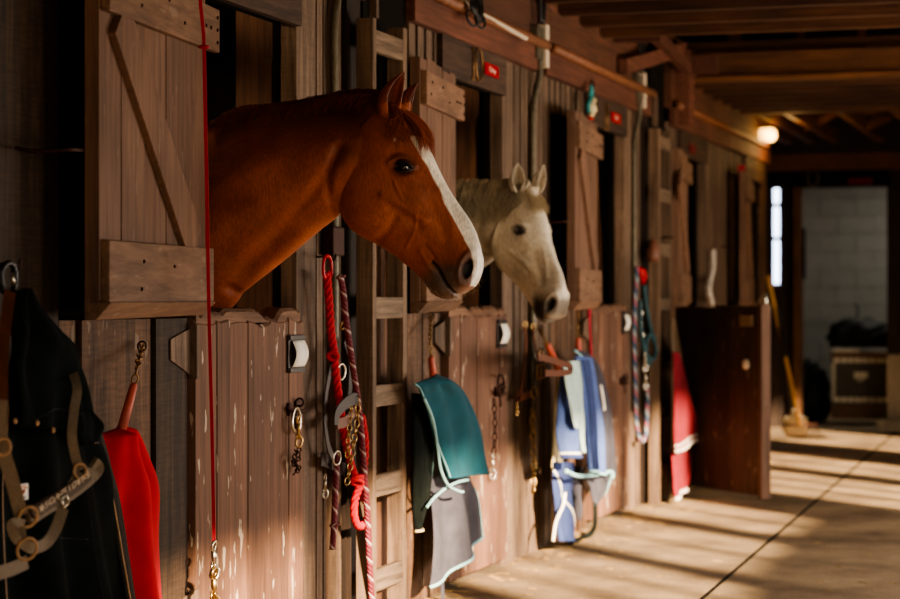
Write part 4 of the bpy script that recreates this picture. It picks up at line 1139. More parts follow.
# label patch with its orange mark
pc = at(21.5,492,-.30); 
part(coat, 'sewn_patch', M['white'], lambda m: m.hexa([pc+Vector(q) for q in ((-.034,0,-.018),(.034,0,-.021),(.034,.003,-.021),(-.034,.003,-.018),(-.034,0,.020),(.034,0,.018),(.034,.003,.018),(-.034,.003,.020))]))
def swirl(m):
    for a0, rr in ((.5,.016),(2.6,.010)):
        m.tube([pc+Vector((math.cos(a0+t*.42)*rr*1.5*(1-.04*t)+.0, -.003, -.0+.003+math.sin(a0+t*.42)*rr*.75*(1-.04*t))) for t in range(12)], .0022, 6)
part(coat, 'orange_mark', M['orange'], swirl)
text_mesh('carhartt', .011, M['ink'], 'patch_lettering', pc+Vector((0,-.002,-.0135)), FACE_AISLE, coat, .0004, sx=1.1)
for q in ((37,423),(15,421),(53,430)):
    p0 = at(q[0],q[1],-.235); part(coat, 'snap_button', M['zip'], lambda m: m.lathe([(0,0),(.008,0),(.007,.003),(0,.004)], p0, (0,-1,0), 12))
# hanging carabiner
car = empty('black_carabiner', at(8,300,-.14), 'black carabiner on the wall at the left edge above the halter', 'carabiner')
part(car, 'oval_body', M['black_plastic'], lambda m: m.tube(smooth_path([at(x,y,-.15) for x,y in ((4,266),(9,263),(14,268),(15,282),(12,292),(6,293),(2,286),(1,272))],5,True), .0085, 8, closed=True))
part(car, 'metal_gate', M['steel'], lambda m: m.tube([at(12.5,273,-.16), at(13.5,286,-.16)], .005, 8))
hook(car, at(8,264,-.10))
# ---- khaki halter --------------------------------------------------
hal = empty('nylon_halter', at(45,540,-.30), 'khaki nylon halter with padded noseband hanging over the black coat', 'halter')
YH_ = -.31
def strap(root, pts, w, mat='khaki', t=.005, name='strap', Y=YH_):
    P_ = path(pts, Y, 8); return part(root, name, M[mat], lambda m: m.ribbon(P_, w*1.12, t, Vector((-.8,-.6,0))))
strap(hal, [(10,292,-.17),(5,330,-.22),(2,365,-.28),(2,400),(1,430)], .026, 'leather', name='crown_strap')
strap(hal, [(1,400),(0,425),(3,450),(12,480),(21,515)], .030, name='cheek_strap')
strap(hal, [(70,366,-.20),(77,388,-.27),(74,410,-.29),(72,435),(75,455),(80,470)], .022, name='cheek_strap')
strap(hal, [(24,524),(12,524),(16,538),(26,546)], .022)
strap(hal, [(28,518),(45,507),(62,497),(78,486),(91,475),(96,468),(92,464)], .036, t=.012, name='padded_noseband')
strap(hal, [(33,514,-.322),(45,506.5,-.322),(62,496.5,-.322),(78,485,-.322),(89,475,-.322)], .024, 'khaki_d', .004, 'noseband_overlay')
strap(hal, [(19,528),(22,540),(32,548),(46,543),(56,528),(63,508)], .026, name='chin_strap')
strap(hal, [(27,562),(14,568),(2,572),(-14,578)], .03, name='lead_strap')
strap(hal, [(79,472),(70,486),(64,496)], .018, name='strap')
for q, R, ax in (((28,517),.026,(.6,1,.3)),((80,471),.018,(.6,1,0)),((27,549),.027,(.6,1,.2)),((3,447),.020,(.6,1,0))):
    p0 = at(q[0],q[1],YH_-.012); part(hal, 'metal_ring', M['zip'], lambda m: m.torus(p0, R, .0038, ax, 24, 8, sx=1.0))
def bk(m):
    for (a,b) in (((63,508),(68,503)),((68,503),(66,494)),((66,494),(61,499)),((61,499),(63,508))): m.tube([at(a[0],a[1],-.33), at(b[0],b[1],-.33)], .004, 6)
part(hal, 'buckle', M['steel'], bk)
for i, ch in enumerate('★SCHNEIDERS'):
    t = i/10; px_ = 42+(88-42)*t; py_ = 508-(508-475)*t-3.0*math.sin(PI*t)*.0
    p0 = at(px_, py_, -.3275)
    ang = math.radians(35)
    if ch == '★':
        vs = []; 
        for j in range(10):
            a = PI/2+j*PI/5; rr = .012 if j%2 == 0 else .005; vs.append(p0+Vector((math.cos(a)*rr*1.6, 0, math.sin(a)*rr)))
        m = MB(); m.add(vs, [tuple(range(10))], .5); o = m.build('embroidered_star', M['thread']); o.modifiers.new('s','SOLIDIFY').thickness = .001; under(hal, o)
    else:
        text_mesh(ch, .022, M['thread'], 'embroidered_letter', p0, Matrix.Rotation(-ang*.75,3,'Y') @ FACE_AISLE, hal, .0006, sx=1.7, offset=.0004)

# ---- hanging bars (chain + worn red handle) --------------------------
def blanket_bar(top, a, b, Y, r, label, mid=None):
    root = empty('blanket_bar', at(top[0],top[1],-.02), label, 'blanket bar', 'red blanket bars on chains')
    P_ = [at(top[0],top[1],-.03)]+([at(mid[0],mid[1],Y)] if mid else [])+[at(a[0],a[1],Y)]
    part(root, 'chain', M['brass_old'], lambda m: m.chain(P_, .013, .0028))
    A_, B_ = at(a[0],a[1],Y), at(b[0],b[1],Y)
    part(root, 'red_handle', M['red_handle'], lambda m: m.lathe([(0,0),(r*.7,0),(r*.9,.008),(r,.05),(r*1.15,(B_-A_).length),(0,(B_-A_).length+.004)], A_, B_-A_, 16))
    part(root, 'wall_staple', M['iron'], lambda m: m.torus(at(top[0],top[1],-.02), .014, .003, (1,0,0)))
M['brass_old'] = simple('tarnished_chain', '#8a6a44', rough=.45, metal=.8, var=.4)
blanket_bar((142,346),(134,384),(121,432),-.10,.013,'worn red bar hanging on a rusty chain above the red fleece',(137,368))
blanket_bar((431,316),(431,357),(434,385),-.10,.015,'worn red bar on a chain above the teal fleece',(430,340))
blanket_bar((540,328),(547,344),(561,374),-.14,.017,'slanted red bar left of the blue blankets top',(543,336))
blanket_bar((578,306),(578,338),(579,358),-.12,.017,'short red bar on a chain over the blue blankets',(578,320))
# ---- red fleece ------------------------------------------------------
rf_ = empty('red_fleece_blanket', at(130,620,-.1), 'bright red fleece cloth draped from a red bar beside the black coat', 'blanket')
s = surf([(93,436),(93,470),(99,520),(110,640)], [(121,424),(139,455),(151,510),(158,640)], -.07, .07, 2.1, .022, 1.0, top=.10, wr=.010)
cloth('draped_fleece', M['red_cloth'], rf_, s, 44, 60, .006)
edge(rf_, s, col_pts(.985), .003, M['charcoal'], 'dark_hem')
# ---- red lead strap with snap ----------------------------------------
ld = empty('red_lead_strap', at(214,560,-.2), 'long thin red strap with brass snap hanging in front of the near stall', 'lead strap')
P_ = smooth_path([Vector((6.62,-.05,2.61)), at(203,-30,-.24), at(204,45,-.25), at(206,150,-.25), at(209,310,-.22), at(212,430,-.19), at(214,541,-.17)], 12)
part(ld, 'nylon_strap', M['red_strap'], lambda m: m.ribbon(P_, .0105, .006, Vector((-1,-.3,0))))
part(ld, 'nylon_knot', M['red_strap'], lambda m: m.torus(at(204,47,-.25), .011, .006, (0,0,1)))
snap(ld, at(214,541,-.17), .12, 'steel')
snap(ld, at(214,568,-.17), .13, 'brass', name='brass_snap')
# ---- near rope group -------------------------------------------------
rr = empty('red_rope_lead', at(352,530,-.1), 'bright red twisted rope ending in a knotted loop left of the near ladder', 'rope')
P_ = path([(326.5,272),(329,300),(331,330),(334,352),(336,375),(340,405),(345,440),(352,468),(357,483),(363,495),(367,510),(363,523),(355,526),(350,515),(351,498),(357,483),(361,462),(363,440),(361,415)], -.085, 8)
n_ = len(P_)
for i in range(n_):
    if i > n_*.55: P_[i] = P_[i]+Vector((0,-.018*math.sin((i/n_-.55)/.45*PI),0))
twisted(rr, 'laid_rope', M['red_rope'], P_, .0155)
part(rr, 'knot', M['red_rope'], lambda m: m.torus(at(333,356,-.09), .018, .008, (1,.2,.8)))
part(rr, 'knot', M['red_rope'], lambda m: m.torus(at(357,482,-.10), .020, .009, (.5,.2,.9)))
part(rr, 'knot', M['red_rope'], lambda m: m.torus(at(357,478,-.10), .020, .009, (.2,.3,.9)))
part(rr, 'red_plastic_hook', M['red_plastic'], lambda m: m.tube(smooth_path([at(x,y,-.085) for x,y in ((324,276),(323.5,262),(326,256),(330,258),(331.5,268),(330,278))],5,True), .0065, 8, closed=True))
hook(rr, at(327,257,-.05))
mr_ = empty('maroon_rope_lead', at(370,599,-.1), 'maroon rope with white flecks hanging down past the near ladder', 'rope')
part(mr_, 'braided_rope', M['mar_rope'], lambda m: m.tube(path([(340,276),(343,290),(346,320),(351,355),(357,395),(361,430),(364,470),(367,510),(369,555),(373,625)], -.115), .0125, 12))
part(mr_, 'end_cap', M['mar_rope'], lambda m: m.torus(at(341,277,-.115), .013, .007, (0,.3,1)))
part(mr_, 'brass_clip', M['brass'], lambda m: m.torus(at(343,325,-.10), .02, .004, (0,1,.4)))
ms_ = empty('short_maroon_rope', at(333,550,-.08), 'short maroon rope end below the leather halter', 'rope')
part(ms_, 'braided_rope', M['mar_rope'], lambda m: m.tube(path([(337,452),(336,475),(335,500),(334,525),(332.5,550)], -.07), .012, 12))
part(ms_, 'stopper_knot', M['mar_rope'], lambda m: m.torus(at(334.5,525,-.07), .013, .007, (0,.2,1)))
lh = empty('leather_halter', at(340,460,-.08), 'dark leather halter tangled among the red and maroon ropes', 'halter')
def lstrap(pts, w, Y=-.075, mat='dleather', name='leather_strap', nrm=Vector((0,-1,0)), root=None):
    P_ = path(pts, Y, 8); return part(root or lh, name, M[mat], lambda m: m.ribbon(P_, w, .005, nrm))
lstrap([(338,345),(331,368),(326,395),(325,420),(328,445),(333,458)], .03)
lstrap([(345,340),(350,360),(350,385),(348,405)], .04)
lstrap([(336,425),(337,414),(344,405),(353,399),(358,400)], .045, -.12, name='noseband')
lstrap([(337,424),(346,421),(355,410),(358,400)], .04, -.105, name='noseband_lining', mat='leather')
lstrap([(321,459),(330,462),(338,466),(345,470)], .05, -.05, name='buckle_strap')
part(lh, 'steel_ring', M['steel'], lambda m: m.torus(at(341,372,-.09), .03, .004, (.2,1,.1)))
part(lh, 'steel_ring', M['steel'], lambda m: m.torus(at(337,458,-.08), .026, .004, (.2,1,.1)))
part(lh, 'lead_chain', M['brass'], lambda m: [m.chain(path([(358,400),(357,420),(354,440),(351,460),(347,482)], -.125), .014, .003), m.chain(path([(351,408),(349,430),(347,455)], -.11), .012, .003)])
sn_ = empty('steel_clip', at(325,495,-.03), 'small steel clip on the post left of the ropes', 'clip'); snap(sn_, at(325,474,-.03), .09)
# latch hardware on the near half door
lk = empty('hanging_lock_snap', at(297,450,-.06), 'brass snap and carabiner hanging from the near half door latch', 'snap')
part(lk, 'oval_carabiner', M['steel'], lambda m: m.tube(smooth_path([at(x,y,-.06) for x,y in ((294,410),(298,409),(300,418),(299,431),(295,432),(292,424))],5,True), .0055, 8, closed=True))
snap(lk, at(298.5,416,-.07), .11, 'brass')
part(lk, 'short_chain', M['iron'], lambda m: [m.chain(path([(296,452),(299,458),(293,463),(299,468),(295,473)], -.06), .011, .003), m.chain(path([(299,450),(294,459),(298,466),(296,470)], -.07), .011, .003)])
lk2 = empty('door_chain', at(492,480,-.06), 'rusty chain with pale snap hanging on the white horse half door', 'chain')
part(lk2, 'rusty_chain', M['iron'], lambda m: m.chain(path([(494,402),(495,425),(494,455)], -.055), .016, .0035)); snap(lk2, at(492.5,453,-.06), .125)
part(lk2, 'dark_carabiner', M['iron'], lambda m: m.tube(smooth_path([at(x,y,-.07) for x,y in ((499,376),(503,377),(504,386),(502,394),(499,392),(498,383))],5,True), .006, 8, closed=True))
gc = empty('pale_chain', at(533,492,-.06), 'pale chain hanging down below the brass buckled leather halter', 'chain')
part(gc, 'link_chain', M['brass'], lambda m: m.chain(path([(532,412),(533,440),(534,465),(533,492)], -.05), .019, .0045))
gc2 = MB()
# ---- teal set --------------------------------------------------------
tb_ = empty('teal_fleece_cooler', at(450,590,-.1), 'teal fleece folded over a bar beside the near ladder', 'blanket')
s = surf([(413,384),(421,402),(433,440),(443,478)], [(436,374),(463,393),(475,430),(481,472)], -.20, .06, 1.5, .018, .5, top=.15, wr=.008)
cloth('teal_fold', M['teal'], tb_, s, 40, 50, .010)
edge(tb_, s, row_pts(.985), .006, M['teal'], 'hem'); edge(tb_, s, col_pts(.01), .004, M['trim_blue'])
ck = empty('charcoal_blanket', at(440,590,-.1), 'charcoal canvas blanket with pale blue binding under the teal fleece', 'blanket')
s = surf([(422,395),(426,470),(429,530),(426,588)], [(450,395),(462,462),(473,500),(476,536)], -.12, .06, 2.1, .022, 2.1)
cloth('canvas_body', M['charcoal'], ck, s, 44, 60, .006)
edge(ck, s, row_pts(.99), .0075, M['trim_blue']); edge(ck, s, col_pts(.99,.55,1), .007, M['trim_blue'])
s2 = surf([(411,393),(411,440),(411,500),(411,532)], [(424,396),(432,438),(425,492),(416,528)], -.15, .04, 1, .014, .2)
cloth('folded_edge', M['black_canvas'], ck, s2, 24, 50, .006)
edge(ck, s2, col_pts(.98,.02,1), .0055, M['trim_blue']); edge(ck, s2, row_pts(.985), .006, M['cream'])
part(ck, 'binding', M['trim_blue'], lambda m: m.tube(path([(424,398),(433,420),(438,450),(441,470),(448,485),(458,491),(463,492)], -.235), .006, 8))
part(ck, 'binding', M['trim_blue'], lambda m: m.tube(path([(427,507),(434,498),(446,488),(458,482),(468,480)], -.215), .006, 8))
strap2 = part(ck, 'hanging_strap', M['charcoal'], lambda m: m.ribbon(path([(440,560,-.12),(442,580,-.1),(443,600,-.1)]), .04, .004))
# ---- blue set --------------------------------------------------------
bl = empty('blue_striped_blanket', at(575,540,-.2), 'navy blue blanket with pale blue panels hung in folds below the white horse', 'blanket')
def cl(name, mat, L_, R_, Y, **k):
    s = surf(L_, R_, Y, **k); cloth(name, M[mat], bl, s, 26, 44, .006); return s
s = cl('cream_fold','cream',[(557,372),(553,410),(551,450),(549,482)],[(564,368),(561,410),(559,450),(562,486)],-.08, bulge=.03, folds=1)
s = cl('blue_fold','blue',[(574,356),(578,390),(581,430),(585,472)],[(590,358),(594,390),(597,430),(597,476)],-.22, bulge=.06, folds=1.2, amp=.022)
edge(bl, s, col_pts(.99,.3,1), .007, M['white']); edge(bl, s, row_pts(.985), .007, M['trim_blue'])
s = cl('pale_panel','paleblue',[(568,361),(573,390),(577,420),(580,452)],[(580,360),(583,395),(583,425),(582,454)],-.275, bulge=.02, folds=.8, amp=.006)
s = cl('blue_fold','blue',[(561,368),(556,400),(553,430),(556,457)],[(574,364),(577,400),(577,430),(573,457)],-.24, bulge=.05, folds=1.7, amp=.024)
edge(bl, s, row_pts(.93), .006, M['white']); edge(bl, s, row_pts(.985), .012, M['navy'], 'hem')
s = cl('blue_fold','navy',[(582,360),(586,390),(589,430),(591,468)],[(588,360),(592,392),(594,430),(595,470)],-.30, bulge=.03, folds=.8, amp=.008)
s = cl('pale_panel','paleblue',[(562,365),(566,390),(570,412),(573,428)],[(571,361),(575,390),(577,412),(576,429)],-.30, bulge=.02, folds=.8, amp=.005)
s = cl('lower_blue_fold','navy',[(553,462),(551,485),(553,515),(555,541)],[(573,462),(571,492),(570,518),(566,541)],-.14, bulge=.05, folds=1.6, amp=.02)
edge(bl, s, [(i/30, .15+.8*i/30) for i in range(31)], .006, M['white'])
s = cl('dark_fold','charcoal',[(573,466),(571,485),(573,505),(574,520)],[(582,468),(580,490),(579,508),(578,520)],-.12, bulge=.03, folds=1)
part(bl, 'surcingle_strap', M['black_canvas'], lambda m: m.ribbon(path([(575,470),(573,500),(566,530),(571,541),(584,538),(594,528),(595,505),(592,480)], -.13), .035, .005, Vector((-.5,-1,0))))
part(bl, 'strap_buckle', M['steel'], lambda m: m.torus(at(570,527,-.17), .03, .006, (.3,1,0)))
part(bl, 'white_tie', M['white'], lambda m: m.tube(path([(553,541),(556,522),(563,505),(565,493)], -.19), .008, 8))
cb = empty('charcoal_stable_sheet', at(600,480,-.15), 'dark sheet with pale binding hanging right of the blue folds', 'blanket')
s = surf([(573,350),(588,370),(594,410),(596,474)], [(584,352),(598,370),(606,412),(611,474)], -.16, bulge=.05, folds=1.3, amp=.012)
cloth('sheet', M['charcoal'], cb, s, 26, 44, .006); edge(cb, s, col_pts(.02,.0,1), .009, M['trim_blue'])
edge(cb, s, col_pts(.35,.48,.66), .012, M['white'], 'pale_patch')
s = surf([(580,474),(588,486),(591,503)], [(611,474),(606,488),(593,504)], -.17, bulge=.03, folds=1.2, amp=.01); cloth('sheet_corner', M['charcoal'], cb, s, 20, 20)
edge(cb, s, col_pts(.98), .010, M['trim_blue']); 
part(cb, 'binding', M['trim_blue'], lambda m: m.tube(path([(566,471),(578,476),(594,475),(611,472),(612,478)], -.24), .011, 8))
# leather halter beside the blue blankets
h2 = empty('brown_leather_halter', at(525,415,-.08), 'brown leather halter with brass buckles left of the blue blankets', 'halter')
for pts, w_ in (([(525,326),(526,345),(524,368),(521,390),(517,402)],.03), ([(533,328),(535,345),(539,360),(541,372),(538,388),(534,400)],.03), ([(517,398),(524,396),(531,394)],.035)):
    lstrap(pts, w_, -.07, 'leather', 'leather_strap', root=h2)
lstrap([(538,357),(548,359),(560,363),(570,366),(571,371),(561,373),(545,373)], .030, -.36, 'leather', 'noseband', root=h2)
lstrap([(541,358,-.12),(541,357,-.25),(541,357,-.36)], .04, -.2, 'leather', 'leather_strap', root=h2)
part(h2, 'brass_buckle', M['brass'], lambda m: [m.tube([at(x,y,-.11) for x,y in ((537,366),(545,364),(545,377),(537,379))], .005, 6, closed=True), m.tube([at(541,364,-.115), at(541,379,-.115)], .004, 6)])
for (qx,qy,qz,qR) in ((534,392,-.09,.028),(525,325,-.05,.018),(533,327,-.05,.018),(541,353,-.1,.02)):
    part(h2, 'brass_ring', M['brass'], lambda m: m.torus(at(qx,qy,qz), qR, .0045, (.3,1,0)))
snap(h2, at(517,402,-.075), .065, 'brass', name='brass_snap')
rs = empty('red_webbing_strap', at(590,360,-.05), 'flat dark red webbing strap hanging above the blue blankets', 'strap')
part(rs, 'webbing', M['red_strap'], lambda m: m.ribbon(path([(589.5,304,-.05),(590,330,-.06),(592,365,-.10)]), .055, .005))
part(rs, 'nail', M['iron'], lambda m: m.lathe([(0,0),(.012,0),(.010,.006),(0,.006)], at(589.5,307,-.055), (0,-1,0), 10))
# ---- far rope group --------------------------------------------------
fr = empty('multicolour_rope', at(640,440,-.08), 'blue and pink flecked rope looped left of the far ladder', 'rope')
part(fr, 'braided_rope', M['pp_rope'], lambda m: m.tube(path([(637,266),(635,300),(634,340),(635,380),(636,420),(639,437),(643,441),(646,432),(647,405),(647,385)], -.07), .0125, 12))
snap(fr, at(645.5,370,-.08), .12, 'steel')
fc = empty('teal_rope_halter', at(650,350,-.1), 'teal rope halter with silver snaps beside the flecked rope', 'halter')
part(fc, 'rope', M['plastic_blue'], lambda m: [m.tube(path([(644,285),(647,310),(652,335),(656,350),(652,360),(646,352),(648,336),(655,338)], -.10), .013, 10), m.tube(path([(640,300),(641,330),(645,355),(650,365)], -.09), .012, 10)])
snap(fc, at(641,300,-.09), .10); snap(fc, at(642,322,-.09), .10); snap(fc, at(645,352,-.11), .12)
part(fc, 'red_clip', M['red_plastic'], lambda m: [m.torus(at(643,275,-.07), .035, .012, (.3,1,0), sx=.7), m.tube([at(640,268,-.07), at(643,284,-.07)], .014, 8)])
bo = empty('brown_cup', at(652.5,262,-.06), 'small brown cup hanging beside the far ladder', 'cup')
part(bo, 'cup_body', M['cup'], lambda m: m.lathe([(0,0),(.03,0),(.045,.03),(.045,.08),(.025,.11),(.022,.14),(0,.14)], at(653,262,-.09), (0,0,1), 16))
part(bo, 'hanging_cord', M['cable'], lambda m: m.tube(path([(653,240),(652,200),(652,150)], -.07), .006, 6))
# ---- maroon blanket --------------------------------------------------
mb_ = empty('maroon_blanket', at(684,500,-.3), 'maroon blanket with pale striped border hanging beside the dark open half door', 'blanket')
s = surf([(672.5,352),(672.5,390),(672,425),(672,452)], [(677,352),(685,385),(692,412),(697,436)], -.22, bulge=.05, folds=1.2, amp=.02)
cloth('upper_fold', M['maroon'], mb_, s, 26, 40, .006); edge(mb_, s, row_pts(.985), .014, M['pale_trim']); edge(mb_, s, row_pts(.90), .009, M['pale_trim'])
s = surf([(671,450),(671,475),(672,500)], [(690,450),(689,470),(680,488)], -.20, bulge=.04, folds=1.3, amp=.02)
cloth('lower_fold', M['maroon'], mb_, s, 22, 26, .006); edge(mb_, s, row_pts(.97), .014, M['pale_trim'])
M['tan_fold'] = simple('tan_fold_cloth','#5f4c36')
tc = empty('tan_cloth', at(676,370,-.2), 'tan cloth hanging just above the maroon blanket', 'cloth')
s = surf([(671,318),(671,345),(672,372)], [(674,318),(679,345),(681,372)], -.19, bulge=.03, folds=1, amp=.01); cloth('cloth_fold', M['tan_fold'], tc, s, 12, 16)
s = surf([(672,505),(672,525),(673,545)], [(679,503),(681,520),(679,540)], -.2, bulge=.03, folds=1, amp=.01)
# ---- far small things ------------------------------------------------
fs_ = empty('far_red_strap', at(745,300,-.05), 'long thin red strap hanging far down the aisle wall', 'strap')
part(fs_, 'strap', M['red_strap'], lambda m: m.ribbon(path([(741,165),(744,230),(746,298)], -.06), .06, .006, Vector((-1,-.6,0))))
tw_ = empty('white_twisted_lead', at(713,300,-.05), 'pale twisted rope on the far stall wall above the open door', 'rope')
twisted(tw_, 'laid_rope', M['pale_trim'], path([(713,250),(713,268),(710,282),(709,292),(712,304)], -.06), .022)
# ---- fixtures on the fascia ------------------------------------------
for i, (a, b) in enumerate(((8.45,10.66),(10.80,13.36),(14.2,18.2))):
    o = MB(); o.tube([Vector((a,-.065,2.615)), Vector(((a+b)/2,-.065,2.612)), Vector((b,-.065,2.615))], .026, 14)
    tag(o.build('wall_pipe', M['pipe']), ('brown pipe on the fascia above the number ten stall','brown pipe on the fascia beyond the first grey box','blurred brown pipe on the furthest fascia')[i], 'pipe')
wc = MB(); wc.tube(smooth_path([at(458,-14,-.06), at(463,-2,-.075), at(470,8,-.08), at(482,14.5,-.08), at(500,24,-.08), at(526,38.5,-.08)], 6), .012, 12)
tag(wc.build('conduit', M['conduit']), 'thin pale conduit above the brown pipe near the cable bundle', 'conduit')
cbn = MB()
for i in range(7):
    ox = rnd(.05); cbn.tube(smooth_path([at(476+rnd(2),-8,-.09), at(474+rnd(3),6,-.12)+Vector((ox,0,0)), at(478+rnd(4),22+rnd(4),-.13), at(481+rnd(2),10,-.12), at(478+rnd(3),-6,-.1)], 6), .0055, 6)
for q in ((472,18),(480,20)): cbn.torus(at(q[0],q[1],-.12), .04, .006, (.5,1,0), sx=.7)
tag(cbn.build('cable_bundle', M['cable']), 'tangled black cable bundle hanging over the pale conduit', 'cables')
def junction(x, lab):
    r = empty('junction_box', (x,-.05,2.5), lab, 'junction box')
    part(r, 'metal_box', M['greybox'], lambda m: m.box(x-.07,x+.05,-.062,.0,2.53,2.70), bevel=.006)
    part(r, 'pale_mounting_board', M['conduit'], lambda m: m.box(x+.06,x+.12,-.072,.0,2.50,2.72), bevel=.003)
    part(r, 'down_conduit', M['greybox'], lambda m: m.tube(smooth_path([Vector((x,-.05,2.53)),Vector((x,-.05,2.45)),Vector((x-.04,-.03,2.3)),Vector((x-.06,-.03,2.1)),Vector((x-.06,-.03,.6))],6), .018, 10))
    part(r, 'up_conduit', M['cable'], lambda m: m.tube(smooth_path([Vector((x-.02,-.06,2.72)),Vector((x-.03,-.06,2.85)),Vector((x-.03,-.06,3.05))],4), .014, 8))
    part(r, 'up_conduit', M['cable'], lambda m: m.tube(smooth_path([Vector((x+.03,-.06,2.72)),Vector((x+.07,-.06,2.85)),Vector((x+.12,-.06,3.05))],4), .012, 8))
junction(at(530,40).x, 'grey junction box with conduits between stalls ten and eleven')
junction(at(644,100,-.08).x, 'blurred grey junction box just left of the far ladder')
cd = MB(); cx = at(332,60,-.02).x
cd.tube(smooth_path([Vector((cx+.10,-.03,2.75)),Vector((cx+.06,-.03,2.5)),Vector((cx,-.03,2.36)),Vector((cx,-.03,2.0)),Vector((cx,-.03,1.0))],6), .017, 10)
tag(cd.build('conduit', M['greybox']), 'thin grey conduit down the battens behind the chestnut horse', 'conduit')
cl_ = MB(); 
cl_.box(at(331,240,-.03).x-.05, at(331,240,-.03).x+.07, -.06, -.01, at(331,240,-.03).z-.06, at(331,240,-.03).z+.05)
tag(cl_.build('pipe_clamp', M['iron'], bevel=.006), 'small rusty clamp box under the chestnut horse throat', 'clamp')
# numerals and name plates
def numeral(px_, py_, s_, txt, lab):
    p0 = at(px_,py_,-.034); r = empty('stall_number', p0, lab, 'number')
    for i, ch in enumerate(txt):
        def f(m, i=i, ch=ch):
            x = p0.x+(i-.5)*s_*.42
            if ch == '1':
                m.tube([Vector((x,-.036,p0.z+s_*.5)),Vector((x,-.036,p0.z-s_*.5))], .0042, 6); m.tube([Vector((x-.03,-.04,p0.z+s_*.38)),Vector((x,-.036,p0.z+s_*.5))], .004, 6); m.tube([Vector((x-.03,-.036,p0.z-s_*.5)),Vector((x+.03,-.036,p0.z-s_*.5))], .004, 6)
            else:
                m.tube([Vector((x+.055*math.cos(a*PI/12)+.02,-.04,p0.z+s_*.5*math.sin(a*PI/12))) for a in range(24)], .0042, 6, closed=True)
        part(r, 'numeral', M['brass_old'], f)
numeral(475,64,.15,'10','brass coloured number ten over the white horse stall')
numeral(606.5,117,.15,'11','thin brass number eleven beside the hanging ornament')
def plate(px_, py_, w_, h_, txt, lab, Y=-.04):
    p0 = at(px_,py_,Y); r = empty('name_plate', p0, lab, 'name plate')
    part(r, 'red_plate', M['sign_red'], lambda m: m.box(p0.x-w_/2,p0.x+w_/2,Y,Y+.006,p0.z-h_/2,p0.z+h_/2), bevel=.002)
    if txt: text_mesh(txt, h_*.62, M['sign_txt'], 'plate_lettering', p0+Vector((0,-.002,0)), FACE_AISLE, r, .0008, sx=1.35)
plate(492.3,70.5,.235,.058,'Daisy','small red name plate beside the number ten')
plate(616.5,118,.24,.06,'Star','small red name plate right of the number eleven')
M['sign_red'] = simple('dim_red_plate', '#5a0812', rough=.8, bump=0)
plate(693,149,.22,.07,'','blurred small red plate beyond the far ladder')
# hanging ornament over stall eleven
orn = empty('hanging_ornament', at(592,112,-.09), 'small teal, cream and red ornament hanging on the fascia by a ring', 'ornament')
part(orn, 'ring', M['iron'], lambda m: m.torus(at(592,84,-.08), .022, .006, (.2,1,0)))
part(orn, 'teal_ribbon', M['teal_toy'], lambda m: [m.ribbon(path([(592,88),(591,96),(593,104)], -.09), .07, .012), m.tube(path([(592,96),(588,104),(589,112)], -.09), .014, 8)])
part(orn, 'cream_figure', M['cream'], lambda m: m.tube(path([(593,100),(591,106),(592,112),(590,117)], -.10), [.02]*8+[.03]*8+[.018]*9, 10))
part(orn, 'red_tip', M['red_plastic'], lambda m: m.tube(path([(590,117),(590,120)], -.10), .018, 8))
# ---- jar light -------------------------------------------------------
JX = 18.0; jc = atX(768,135,JX)
jl = empty('jar_wall_lamp', (JX,jc.y,jc.z), 'lit ribbed glass jar lamp at the far end of the aisle', 'lamp')
dY = Vector((0,-1,0))
part(jl, 'glass_jar', M['jar'], lambda m: m.lathe([(.035,0),(.06,.015),(.062,.11),(.045,.14),(.0,.15)], jc-dY*.075, dY, 24))
part(jl, 'bulb', M['bulb'], lambda m: m.lathe([(0,0),(.02,.01),(.034,.045),(.026,.075),(0,.085)], jc-dY*.03, dY, 16))
part(jl, 'cap', M['greybox'], lambda m: m.lathe([(0,0),(.05,0),(.05,.05),(.035,.06),(0,.06)], jc-dY*.13, dY, 20))
part(jl, 'bracket', M['greybox'], lambda m: m.tube([jc-dY*.12, Vector((JX, 0, jc.z))], .015, 8))
# ---- horseshoe, red sign --------------------------------------------
hsn = MB(); hp = atX(813,178.5,XE-.06)
hsn.tube([hp+Vector((0,math.cos(a)*.055,math.sin(a)*.075)) for a in [PI*.68+i*(PI*1.64)/20 for i in range(21)]], .011, 8)
tag(hsn.build('horseshoe', M['greybox']), 'grey horseshoe nailed on the black lintel', 'horseshoe')
a_ = atX(848,178,XE-.06); b_ = atX(873,184.5,XE-.06)
rsg = MB(); rsg.box(XE-.075,XE-.055,b_.y,a_.y,b_.z,a_.z); tag(rsg.build('red_sign', M['sign_red'], bevel=.003), 'small red sign on the black lintel above the far doorway', 'sign')
tk = MB(); a_ = atX(803,228,XE-.1); b_ = atX(806,279,XE-.1); tk.box(XE-.16,XE-.13,b_.y,a_.y,b_.z,a_.z)
tag(tk.build('wall_bracket', M['dark'], bevel=.004), 'slim dark bracket on the far door frame', 'bracket')
